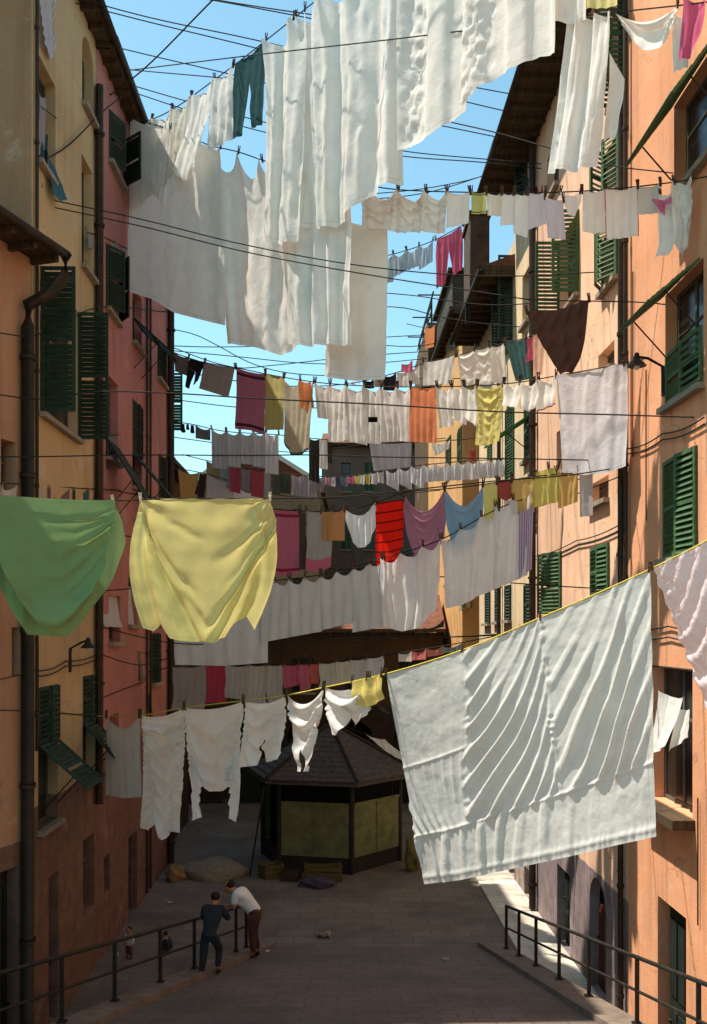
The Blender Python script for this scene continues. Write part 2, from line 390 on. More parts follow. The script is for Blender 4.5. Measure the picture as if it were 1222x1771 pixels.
ops = [op(fR2b, 906, 924, 690, 792, 'closed', col='#3a5836'), op(fR2b, 905, 921, 1010, 1080, 'closed', col='#2a3a2c'), op(fR2b, 905, 920, 860, 950, 'dark'), op(fR2b, 906, 922, 1495, None, 'door', 906, dm='gdoor'), op(fR2b, 903, 915, 470, 560, 'dark'), op(fR2b, 900, 912, 290, 350, 'ajar', col='#2c3a30')]
R2b = house('apartment_house', 'narrow cream house squeezed after the peach house', fR2b, 19.2, ops, plaster('#dcc49c', '#9a8a80', 2.2), eave=.92)
ops = [op(fR3, 873, 890, 700, 832, 'closed', col='#3a5836'), op(fR3, 873, 886, 455, 600, 'perp', aw=.4, col='#2a3a2c'), op(fR3, 855, 864, 480, 600, 'dark'),
       op(fR3, 842, 851, 700, 800, 'closed'), op(fR3, 872, 884, 1012, 1072, 'closed', col='#2a3a2c'), op(fR3, 838, 848, 1018, 1078, 'closed', col='#2a3a2c'),
       op(fR3, 855, 864, 1015, 1075, 'closed', col='#2a3a2c'), op(fR3, 872, 888, 880, 960, 'dark'),
       op(fR3, 880, 892, 1465, None, 'door', 880), op(fR3, 858, 868, 1440, None, 'door', 858, dm='gdoor'), op(fR3, 842, 850, 860, 940, 'dark')]
R3 = house('apartment_house', 'cream house beyond the peach one with narrow green shutters', fR3, 17.0, ops, plaster('#d8c09c', '#9a8a80', 2.2), eave=.9)
s_ = fR3.s_px(885); z_ = fR3.z(900, 762)
pw = empty('propped_shutter', fR2b.p(fR2b.s_px(922), fR2b.z(922, 722), 0), 'dark green shutter panel propped out from the cream house', 'shutter')
leaf(fR2b.p(fR2b.s_px(924), fR2b.z(924, 716), .05), fR2b.T(), -Z*.55+fR2b.N()*.84, 1.0, 1.25, pw, name='louvre_panel'); 
mb = MB(); mb.tube([fR2b.p(fR2b.s_px(922), fR2b.z(922, 785), .02), fR2b.p(fR2b.s_px(922), fR2b.z(922, 745), .75)], .015, 5); mb.build('stay', M['iron'], pw)
pipe('downpipe', fR3, fR3.s_px(868), .1, 16.9, R3, .06, .1)
ops = [op(fR4, 770, 780, 760, 820, 'closed'), op(fR4, 790, 802, 740, 810, 'closed'), op(fR4, 805, 812, 990, 1050, 'closed'), op(fR4, 770, 778, 960, 1010, 'dark'), op(fR4, 788, 796, 880, 930, 'dark'), op(fR4, 760, 768, 870, 920, 'closed')]
R4 = house('apartment_house', 'ochre house farther down under the rooftop terrace with trellis poles', fR4, 18.6, ops, plaster('#cf9f68', '#6f6258', 3), eave=.35)
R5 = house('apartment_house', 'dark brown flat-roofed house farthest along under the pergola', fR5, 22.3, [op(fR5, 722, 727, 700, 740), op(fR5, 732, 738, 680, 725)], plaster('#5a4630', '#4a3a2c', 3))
# rooftop terrace structure on the far right houses
tr = empty('roof_terrace', fR5.p(2, 22.3, -.5), 'rooftop terrace of poles and trellis on the dark brown house', 'terrace')
mb = MB()
for s_ in (.3, 2.4, 4.6, 6.8):
    for o_ in (-.2, -2.6): mb.tube([fR5.p(s_, 22.3, o_), fR5.p(s_, 23.6, o_)], .055, 6)
for o_ in (-.2, -2.6): mb.tube([fR5.p(-.6, 23.6, o_), fR5.p(7.6, 23.5, o_)], .045, 6)
for i in (0, 3, 6): mb.tube([fR5.p(i*1.1, 23.66, .5), fR5.p(i*1.1, 23.66, -2.9)], .04, 5)
for z in (22.8, 23.2): mb.tube([fR5.p(0, z, -.15), fR5.p(7.6, z, -.15)], .035, 5)
mb.tube([fR5.p(1.0, 22.3, -3), fR5.p(1.0, 25.4, -3)], .06, 6)
mb.build('pergola', M['iron'], tr)
mb = MB(); mb.obox(fR4.p(5.2, 18.7, -3.2), fR4.T()*6, fR4.N()*2.9, Z*3.3); mb.obox(fR4.p(5.0, 22.0, -3.4), fR4.T()*6.4, fR4.N()*3.3, Z*.14)
hb = empty('roof_hut', fR4.p(8, 18.7, -1.5), 'dark hut standing on the ochre house roof', 'hut'); mb.build('hut_wall', simple('#3a3324', .9, .4, 3, name='hut'), hb)
rc = empty('chimney_stack', fR3.p(1.5, 17.2, -.5), 'brown chimney block with railings above the cream eave', 'chimney')
mb = MB(); a_ = P(813, 372, 27.2); b_ = P(846, 432, 27.2); mb.obox((a_[0], 27.2, b_[2]-1.2), (b_[0]-a_[0], 0, 0), (0, 1.6, 0), (0, 0, a_[2]-b_[2]+1.2)); mb.obox((a_[0]-.06, 27.14, a_[2]), (b_[0]-a_[0]+.12, 0, 0), (0, 1.72, 0), (0, 0, .12)); mb.build('stack', simple('#4f3a2a', .95, .4, 4, name='chimney_brick'), rc)
rr = empty('roof_railing', fR3.p(2.5, 17.2, .9), 'thin iron roof railing standing against the sky', 'railing')
mb = MB()
for px, y0, y1 in ((812, 436, 505), (822, 428, 490), (832, 425, 470), (806, 450, 520)):
    mb.tube([P(px, y1+40, 28.4), P(px, y0, 28.4)], .035, 5)
for y in (440, 462): mb.tube([P(806, y+8, 28.4), P(834, y-6, 28.4)], .025, 5)
mb.build('rails', M['iron'], rr)

# left-hand side
fL1 = Fac((-7.55, 7.6), SP(-5, 15.2), 'left'); fL2 = Fac(SP(-5, 15.23), SP(-5, 19.3), 'left'); fL3 = Fac(SP(-5, 19.33), SP(-5, 27.6), 'left')
fL4 = Fac(SP(-5.4, 27.9), SP(-5.4, 34), 'left')
def zl(f, px, py): return f.z(px, py)
ops = [op(fL1, 2, 27, 762, 862, 'dark'), op(fL1, 0, 30, 1505, None, 'door', 10, dm='gdoor'), op(fL1, -180, -110, 760, 900, 'closed'), op(fL1, 20, 34, 1085, 1170, 'dark', sill=False)]
L1 = house('apartment_house', 'rust orange low house with dark gutter, nearest on its side', fL1, 13.1, ops, plaster('#b28a6c', '#785c4c', 3.6), depth=6, eave=.55, gutter=True)
mb = MB(); e = fL1.p(fL1.L+.05, 13.12, .62); w0 = fL1.p(fL1.L-.25, 12.2, .12)
mb.tube([e, e-Z*.35, e*.55+w0*.45-Z*.25, w0+Z*.05, w0-Z*.3, fL1.p(fL1.L-.25, .1, .12)], .1, 10); 
for z in (2, 4.5, 7, 9.5, 11.4): mb.tube([fL1.p(fL1.L-.25, z-.04, .12), fL1.p(fL1.L-.25, z+.04, .12)], .125, 10)
mb.build('downpipe', M['pipe'], L1, smooth=True)
ops = [op(fL2, 69, 134, 459, 712, 'perp', 69, aw=.58, a0=90, a1=90, col='#22382a'), op(fL2, 64, 96, 120, 300, 'dark'), op(fL2, 142, 161, 70, 195, 'dark', arch=True), op(fL2, 141, 160, 283, 470, 'dark'),
       op(fL2, 66, 100, 1186, 1425, 'flap', 83, fl=1.1, fa=48, ft=fL2.z(83, 1283), col='#22382a'), op(fL2, 143, 164, 1168, 1345, 'flap', 153, fl=1.0, fa=42, ft=fL2.z(153, 1248), col='#22382a'),
       op(fL2, 144, 163, 1446, 1575, 'dark', sill=False), op(fL2, 84, 101, 1512, None, 'door', 92, dm='gdoor')]
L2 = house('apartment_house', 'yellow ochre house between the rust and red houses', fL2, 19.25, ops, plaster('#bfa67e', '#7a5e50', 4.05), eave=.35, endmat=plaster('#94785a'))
cables(fL2, [(62, 1160), (110, 1143), (166, 1131)], L2); pipe('downpipe', fL2, fL2.L-.1, 3.4, 18.3, L2, .085, .1); pipe('downpipe', fL2, .12, 5, 18.3, L2, .03, .05)
ops = [op(fL3, 183, 204, 438, 545, 'ajar', col='#1e2d22'), op(fL3, 183, 204, 655, 795, 'flap', 193, fl=1.5, fa=32, ft=fL3.z(193, 765), col='#1e2d22', closed=False), op(fL3, 229, 245, 505, 600, 'flap', 237, fl=1.2, fa=48, ft=fL3.z(237, 560), col='#1e2d22', closed=False),
       op(fL3, 229, 245, 698, 845, 'flap', 237, fl=1.6, fa=40, ft=fL3.z(237, 790), col='#1e2d22'), op(fL3, 188, 212, 215, 300, 'ajar', col='#1e2d22'), op(fL3, 274, 286, 790, 865, 'closed', col='#1e2d22'),
       op(fL3, 272, 285, 600, 660, 'closed', col='#1e2d22'), op(fL3, 180, 190, 1478, 1542, 'dark', sill=False), op(fL3, 222, 237, 1442, 1585, 'door', 229, dm='gdoor'), op(fL3, 222, 238, 1000, 1080, 'dark'), op(fL3, 188, 208, 1030, 1110, 'dark'),
       op(fL3, 262, 276, 1095, 1180, 'closed', col='#1e2d22'), op(fL3, 190, 205, 1235, 1300, 'dark')]
L3 = house('apartment_house', 'dark red house with awning shutters beyond the ochre one', fL3, 19.25, ops, plaster('#b27a72', '#785850', 4.4), eave=.35)
pipe('downpipe', fL3, fL3.s_px(251), .1, 18, L3, .03, .05); pipe('downpipe', fL3, fL3.s_px(257), .1, 18, L3, .03, .05); pipe('downpipe', fL3, fL3.L-.15, .1, 18.3, L3, .1, .12)
# a leaf standing square out from the end of the red house
el = empty('corner_shutter', fL3.p(fL3.L, 13, .1), 'green louvred shutter standing out from the red house corner', 'shutter')
leaf(P(291, 645, 27.75), (1, 0, 0), -Z, .42, 1.72, el, name='louvre_panel')
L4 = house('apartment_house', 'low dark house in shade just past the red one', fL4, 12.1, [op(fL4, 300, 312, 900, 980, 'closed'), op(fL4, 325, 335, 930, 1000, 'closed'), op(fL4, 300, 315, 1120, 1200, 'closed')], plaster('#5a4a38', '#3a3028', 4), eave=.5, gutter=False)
# closing the end of the street
def endhouse(name, label, x0, x1, d, ytop, mat, ops=(), eave=.4, depth=8):
    A = ((x1-CX)/F*d, d); B = ((x0-CX)/F*d, d)
    f = Fac(A, B, 'right'); f.n = np.array([0., -1.]);
    zt = CAMZ+(HY-ytop)/F*d
    return f, house(name, label, f, zt, [op(f, *o) for o in ops], mat, depth=depth, eave=eave, gutter=False, group='houses closing the street end')
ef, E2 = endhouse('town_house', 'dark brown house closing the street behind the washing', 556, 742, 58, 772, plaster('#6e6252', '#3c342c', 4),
    [(590, 606, 800, 850, 'dark'), (630, 646, 800, 850, 'closed'), (680, 694, 800, 850, 'closed'), (590, 606, 900, 950, 'closed'), (630, 646, 900, 950, 'dark'), (680, 694, 900, 950, 'closed'), (590, 606, 1010, 1060, 'closed'), (632, 648, 1010, 1060, 'closed'), (600, 618, 1120, 1160, 'dark'), (660, 680, 1120, 1160, 'closed')])
gf, E1 = endhouse('town_house', 'grey gabled house with white bargeboards at the street end', 332, 553, 50, 838, plaster('#8a8069', '#453c31', 4.2),
    [(355, 372, 880, 940, 'closed'), (400, 418, 880, 940, 'dark'), (450, 468, 880, 940, 'closed'), (505, 522, 880, 940, 'closed'), (355, 372, 1000, 1060, 'dark'), (400, 418, 1000, 1060, 'closed'), (455, 472, 1000, 1060, 'closed'), (505, 522, 1000, 1060, 'dark'), (360, 380, 1140, 1190, 'closed'), (460, 480, 1140, 1190, 'dark')], eave=None)
mb = MB(); a_, b_, c_ = P(326, 842, 49.6), P(560, 842, 49.6), P(432, 762, 49.6)
mb.hexa([a_, b_, b_+[0, 8.4, 0], a_+[0, 8.4, 0], c_-[.05, 0, 0], c_+[.05, 0, 0], c_+[.05, 8.4, 0], c_+[-.05, 8.4, 0]]); rf = mb.build('roof', M['tile'], E1)
mb = MB()
for q in (a_, b_):
    v = c_-q; mb.obox(q-[0, .12, .05], v, (0, .1, 0), (0, 0, .26))
mb.build('bargeboard', simple('#d8d2c2', .8, .1, 5, name='white_board'), rf)
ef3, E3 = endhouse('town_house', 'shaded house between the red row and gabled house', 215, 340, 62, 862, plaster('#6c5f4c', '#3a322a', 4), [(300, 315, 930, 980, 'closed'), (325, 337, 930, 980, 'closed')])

af = Fac((3.62, 37.4), (-7.2, 37.4), 'right'); af.n = np.array([0., -1.])
aops = [dict(s0=.7+i*2.15, s1=2.0+i*2.15, z0=.02, z1=3.3, mode='door', arch=True, dm='gdoor') for i in range(4)]+[dict(s0=.9+i*2.15, s1=1.8+i*2.15, z0=4.5, z1=5.9, mode='closed', col='#2a2a22') for i in range(4)]
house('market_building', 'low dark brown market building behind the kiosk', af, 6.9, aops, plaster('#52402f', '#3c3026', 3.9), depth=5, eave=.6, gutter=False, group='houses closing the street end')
tf = Fac((-10.2, 27.7), (-10.8, 43), 'left')  # unseen house behind the red one, added to cast shade over the square
house('apartment_house', 'unseen tall house added to shade the square round the kiosk', tf, 27.5, [dict(s0=2+3*i, s1=3+3*i, z0=z, z1=z+1.7, mode='closed') for i in range(4) for z in (4, 9, 14)], plaster('#8a735a', '#5a4a3a', 4), eave=.5)
# ------------------------------------------------------------------ ground
def paving(hexc, sc, name):
    t = NT(name); c = srgb(hexc); v = t.coord('Object')
    br = t.n('ShaderNodeTexBrick'); br.inputs['Scale'].default_value = 1; br.inputs['Brick Width'].default_value = sc; br.inputs['Row Height'].default_value = sc*.5
    br.inputs['Mortar Size'].default_value = .018; br.inputs['Color1'].default_value = scalec(c, .9); br.inputs['Color2'].default_value = scalec(c, 1.1); br.inputs['Mortar'].default_value = scalec(c, .72)
    t.l(v, br.inputs['Vector'])
    n1 = t.noise(v, .5, 5, .65); n2 = t.noise(v, 7, 5, .7)
    col = t.mix(t.math('MULTIPLY', t.ramp(n1, [(.42, 0), (.62, 1)]), .7), br.outputs['Color'], scalec(c, .5))
    col = t.mix(t.math('MULTIPLY', t.ramp(n2, [(.55, 0), (.75, 1)]), .3), col, scalec(c, 1.6))
    h = t.math('ADD', t.math('MULTIPLY', br.outputs['Fac'], -.35), n2)
    t.pbsdf(col, .85, t.bump(h, .6, .02), .3); return t.m
g = MB(); N = 30
g.quad([(-900, -60, 0), (900, -60, 0), (900, 1500, 0), (-900, 1500, 0)])
tag(g.build('ground', paving('#71655a', .9, 'worn_flagstones')), kind='structure')
# the ramp coming down towards the square
def rz(y): return max(0., (20.5-y)*.2)
def lx(y): return -2.0-(20.5-y)*.235
def rx(y): return 3.05+(20.5-y)*.085
g = MB(); ys = [20.5-.5*i for i in range(0, 40)]
for y0, y1 in zip(ys, ys[1:]):
    g.quad([(lx(y1)+.3, y1, rz(y1)+.004), (rx(y1)-.3, y1, rz(y1)+.004), (rx(y0)-.3, y0, rz(y0)+.004), (lx(y0)+.3, y0, rz(y0)+.004)])
tag(g.build('road', paving('#6c6058', .5, 'road_setts')), kind='structure')
g = MB()
for fx, sg in ((lx, -1), (rx, 1)):          # raised kerb strips and the retaining faces under them
    for y0, y1 in zip(ys, ys[1:]):
        i0, i1 = fx(y0)-sg*.3, fx(y1)-sg*.3; o0, o1 = fx(y0)+sg*.2, fx(y1)+sg*.2; z0, z1 = rz(y0)+.1, rz(y1)+.1
        g.quad([(i1, y1, z1), (o1, y1, z1), (o0, y0, z0), (i0, y0, z0)]); g.quad([(i0, y0, z0), (i0, y0, z0-.12), (i1, y1, z1-.12), (i1, y1, z1)])
        g.quad([(o0, y0, z0), (o1, y1, z1), (o1, y1, -.05), (o0, y0, -.05)])
    y = ys[0]; g.quad([(fx(y)-sg*.3, y, .1), (fx(y)+sg*.2, y, .1), (fx(y)+sg*.2, y, -.05), (fx(y)-sg*.3, y, -.05)])
tag(g.build('kerb', simple('#74665a', .9, .3, 3, name='kerb_stone')), kind='structure')
g = MB()
for y0, y1 in ((8, 14), (14, 20), (20, 26), (26, 33)):
    g.quad([(SP(3.95, y0)[0], y0, .06), (SP(4.99, y0)[0], y0, .06), (SP(4.99, y1)[0], y1, .06), (SP(3.95, y1)[0], y1, .06)]); g.quad([(SP(3.95, y0)[0], y0, .06), (SP(3.95, y1)[0], y1, .06), (SP(3.95, y1)[0], y1, -.05), (SP(3.95, y0)[0], y0, -.05)])
tag(g.build('pavement', paving('#cbbfae', 1.1, 'pale_paving')), kind='structure')
# ------------------------------------------------------------------ railings
def railing(name, label, fx, sg, posts):
    root = empty(name, (fx(16), 16, rz(16)), label, 'railing', 'iron railings along the ramp')
    X = lambda y: fx(y)+sg*.06
    for y in posts:
        m = MB(); m.tube([(X(y), y, rz(y)+.08), (X(y), y, rz(y)+1.02)], .032, 8); m.box((X(y)-.06, y-.06, rz(y)+.1), (X(y)+.06, y+.06, rz(y)+.125)); m.build('post', M['iron'], root, smooth=False)
    for h, r in ((1.0, .03), (.55, .022)):
        m = MB(); m.tube([(X(y), y, rz(y)+h) for y in posts], r, 8); m.build('handrail' if h > .9 else 'midrail', M['iron'], root, smooth=True)
railing('iron_railing', 'dark iron railing where two men lean, by the red house', lx, -1, [19.6, 19.0, 16.9, 15.5, 13.95, 12.5, 11, 9.5])
railing('iron_railing', 'dark iron railing beside the sunlit pavement and arched door', rx, 1, [19.4, 18.4, 17.2, 15.8, 14.3, 12.4, 10.6, 9])
# ------------------------------------------------------------------ kiosk
kc = np.array([-.72, 28.6]); kr = empty('kiosk', (kc[0], kc[1], 0), 'six-sided market kiosk with dark shingled roof in the square', 'kiosk')
def kp(i, r): an = R(18+60*i); return np.array([kc[0]+r*math.sin(an), kc[1]-r*math.cos(an)])
def k3(i, r, z): q = kp(i, r); return np.array([q[0], q[1], z])
olive = simple('#6b6a44', .85, .35, 3, name='olive_panel'); kd = simple('#2e261d', .9, .4, 4, name='kiosk_timber')
m = MB()
for i in range(6): m.quad([k3(i, 2.15, 0), k3(i+1, 2.15, 0), k3(i+1, 2.15, .45), k3(i, 2.15, .45)])
m.quad([k3(i, 2.15, .45) for i in range(6)]); m.build('base', kd, kr)
m = MB()
for i in range(6):
    u = k3(i+1, 1.9, .4)-k3(i, 1.9, .4); m.obox(k3(i, 1.9, .45), u, (0, 0, 2.2), np.cross(u, Z)*.01)
m.build('inner_wall', M['dark'], kr)
for i in (-1, 0, 2, 3):
    a, b = k3(i, 2.14, .46), k3(i+1, 2.14, .46); u = b-a; n = np.cross(u, Z); n /= np.linalg.norm(n)
    m = MB(); m.obox(a+u*.03, u*.94, Z*1.5, n*.05); m.obox(a+u*.03+Z*1.5, u*.94, Z*.07, n*.09); m.obox(a+u*.5-u*.012+n*.05, u*.024, Z*1.5, n*.02); m.build('counter_panel', olive, kr)
for i in range(6):
    m = MB(); m.tube([k3(i, 2.17, 0), k3(i, 2.17, 2.72)], .075, 8); m.build('post', kd, kr)
m = MB(); hip = 4.15
def shing(name):
    t = NT(name); c = srgb('#463e3a'); v = t.coord('Object', (1, 1, 1)); w = t.n('ShaderNodeTexWave'); w.wave_type = 'BANDS'; w.bands_direction = 'Z'; w.inputs['Scale'].default_value = 2.6; w.inputs['Distortion'].default_value = 2.5; t.l(v, w.inputs['Vector'])
    n = t.noise(v, 9, 5, .7); col = t.mix(t.ramp(n, [(.3, 0), (.72, 1)]), scalec(c, .55), scalec(c, 1.7))
    t.pbsdf(col, .9, t.bump(t.math('ADD', w.outputs['Fac'], n), .7, .05), .25); return t.m
for i in range(6):
    a, b, t_ = k3(i, 2.7, 2.72), k3(i+1, 2.7, 2.72), np.array([kc[0], kc[1], hip]); m.quad([a, b, t_]); m.quad([a, a-Z*.14, b-Z*.14, b])
m.quad([k3(i, 2.7, 2.58) for i in range(6)][::-1])
rf = m.build('roof', shing('kiosk_shingles'), kr)
m = MB()
for i in range(6): m.tube([k3(i, 2.68, 2.75), (kc[0], kc[1], hip+.02)], .055, 6)
m.blob((kc[0], kc[1], hip+.15), (.16, .16, .25), 2, 1, .05); m.build('ridge_cap', kd, rf)
m = MB(); a = k3(0, 2.2, 1.5); m.tube([k3(-1, 2.75, 2.55), k3(-1, 3.3, .05)], .03, 5); m.build('prop', kd, kr)
# clutter round the kiosk
def crate(x, y, w, d, h, label, hexc, rz_=0, z=0):
    e = empty('crate', (x, y, z), label, 'crate', 'crates around the kiosk'); c, s = math.cos(rz_), math.sin(rz_)
    U, V = np.array([c, s, 0])*w, np.array([-s, c, 0])*d; o = np.array([x, y, z])-U/2-V/2; mat = simple(hexc, .85, .35, 8, name='crate_wood')
    m = MB()
    for k in range(3): 
        zz = Z*(h*(.02+.34*k)); m.obox(o+zz, U, V*.03, Z*h*.26); m.obox(o+zz+V*.97, U, V*.03, Z*h*.26); m.obox(o+zz+V*.03, U*.03, V*.94, Z*h*.26); m.obox(o+zz+V*.03+U*.97, U*.03, V*.94, Z*h*.26)
    m.obox(o+U*.03+V*.03+Z*.012, U*.94, V*.94, Z*.02); m.build('slats', mat, e)
    for (p_, q_) in ((.03, .03), (.91, .03), (.03, .91), (.91, .91)):
        m = MB(); m.obox(o+U*p_+V*q_+Z*.035, U*.055, V*.055, Z*h*.97); m.build('corner_post', mat, e)
    return e
crate(-.85, 25.95, 1.05, .5, .42, 'yellow-brown wooden crate under the kiosk counter panel', '#5e4c2a', .05)
crate(-2.35, 26.3, .6, .45, .38, 'small yellowish crate tipped beside the dark kiosk side', '#5a4e2c', .6)
crate(-1.75, 25.95, .5, .4, .3, 'dark low crate between two yellowish crates', '#3e3020', -.2)
def heap(name, label, cat, c, rad, mat, seed, amp=.25):
    m = MB(); m.blob(c, rad, seed, 3, amp); o = m.build(name, mat, None, loc=(c[0], c[1], 0), smooth=True); return tag(o, label, cat)
heap('sack', 'dull yellow sack slumped against the kiosk corner post', 'sack', (1.72, 27.0, .55), (.22, .25, .6), simple('#6a5f2e', .9, .3, 5, name='sacking'), 3)
heap('sand_heap', 'pale grey heap of sand on the dark square', 'heap', (-4.05, 26.6, 0), (.95, .8, .42), simple('#7d705c', .95, .25, 6, name='sand'), 5, .1)
heap('bundle', 'small tan bundle lying left of the pale heap', 'bundle', (-5.0, 26.0, .15), (.25, .25, .25), simple('#8a6a42', .9, .3, 5, name='sacking_tan'), 6)
heap('bundle', 'purple-grey bundle dropped in front of the kiosk', 'bundle', (-1.0, 25.3, .08), (.45, .25, .16), simple('#463c48', .9, .3, 5, name='cloth_dark'), 7)
def scrap(px, py, label, hexc, s, seed):
    y = 11200/(py-HY); 
    for _ in range(20): y = (CAMZ-rz(y))*F/(py-HY)
    x = (px-CX)/F*y; rs = np.random.RandomState(seed); m = MB(); k = 5; base = rz(y)+.012
    g_ = [[(x+(i/k-.5)*s+rs.randn()*s*.05, y+(j/k-.5)*s*.8+rs.randn()*s*.05, base+abs(rs.randn())*s*.22) for i in range(k+1)] for j in range(k+1)]
    for j in range(k):
        for i in range(k): m.quad([g_[j][i], g_[j][i+1], g_[j+1][i+1], g_[j+1][i]])
    tag(m.build('paper_scrap', fabric(hexc, trans=.1), None, loc=(x, y, base)), label, 'litter', 'litter on the road')
scrap(560, 1620, 'crumpled brownish paper scrap alone mid road', '#b09a80', .32, 1); scrap(770, 1661, 'tiny pale scrap lying toward the pavement railing', '#b8a48c', .14, 2)
scrap(463, 1646, 'tiny white scrap beside the stooping man', '#cfc8b8', .09, 3); scrap(293, 1562, 'white scrap on the square behind the dark-suited man', '#c8c0b0', .12, 4)
scrap(200, 1653, 'pale scrap near the child against the wall', '#b8b0a0', .12, 5)
# ------------------------------------------------------------------ clotheslines
class Line:
    def __init__(s, pts, dL, dR):
        s.x = np.array([p[0] for p in pts], float); s.y = np.array([p[1] for p in pts], float); s.q0, s.q1 = 1/dL, 1/dR
        # tangents for a smooth curve
        s.m = np.gradient(s.y, s.x)
    def Y(s, px):
        px = np.clip(np.asarray(px, float), s.x[0], s.x[-1]); i = np.clip(np.searchsorted(s.x, px)-1, 0, len(s.x)-2)
        h = s.x[i+1]-s.x[i]; t = (px-s.x[i])/h
        return (2*t**3-3*t**2+1)*s.y[i]+(t**3-2*t**2+t)*h*s.m[i]+(-2*t**3+3*t**2)*s.y[i+1]+(t**3-t**2)*h*s.m[i+1]
    def D(s, px): return 1/(s.q0+(s.q1-s.q0)*(np.asarray(px, float)-s.x[0])/(s.x[-1]-s.x[0]))
    def pt(s, px): return P(px, float(s.Y(px)), float(s.D(px)))
LN = {}
ROPES = 'clotheslines strung between the houses'
def line(key, pts, dL, dR, label, r=None, mat='rope', n=None):
    L = LN[key] = Line(pts, dL, dR)
    xs = np.linspace(L.x[0], L.x[-1], n or max(12, int((L.x[-1]-L.x[0])/18)))
    q = [L.pt(x) for x in xs]; rr = [(r or 0)+(.0058+.00032*p[1] if r is None else 0) for p in q]
    m = MB(); m.tube(q, rr, 5); c = q[len(q)//2]
    tag(m.build('clothesline', M[mat], None, loc=tuple(c), smooth=True), label, 'clothesline', ROPES); return L
def wl(px): return 8000/(580-px)
def wr(px): return 8000/(px-580)
def plain(pts, dL, dR, label, r=None): return line('_%d' % len(LN), pts, dL, dR, label, r)
# ------------------------------------------------------------------ washing
def qn(x, rs, n=4, f=1., sp=2.3):
    o = 0
    for i in range(n):
        o = o+np.sin(x*f*(.6+sp*rs.rand())+rs.rand()*6.28)*(.5+.5*rs.rand())
    return o/n*1.3
def vn(x, y, seed=0, oct=3):
    """smooth two-dimensional value noise, about -1..1"""
    out = 0; x = np.asarray(x, float); y = np.asarray(y, float)
    for o in range(oct):
        f = 2.03**o; X = x*f+seed*1.37+o*17.3; Y = y*f+seed*.71-o*9.1; xi = np.floor(X); yi = np.floor(Y); u = X-xi; v = Y-yi
        u = u*u*(3-2*u); v = v*v*(3-2*v)
        def h(a, b): q = np.sin(a*127.1+b*311.7+seed*3.3)*43758.5453; return q-np.floor(q)
        n = (h(xi, yi)*(1-u)+h(xi+1, yi)*u)*(1-v)+(h(xi, yi+1)*(1-u)+h(xi+1, yi+1)*u)*v
        out = out+(n*2-1)*.55**o
    return out
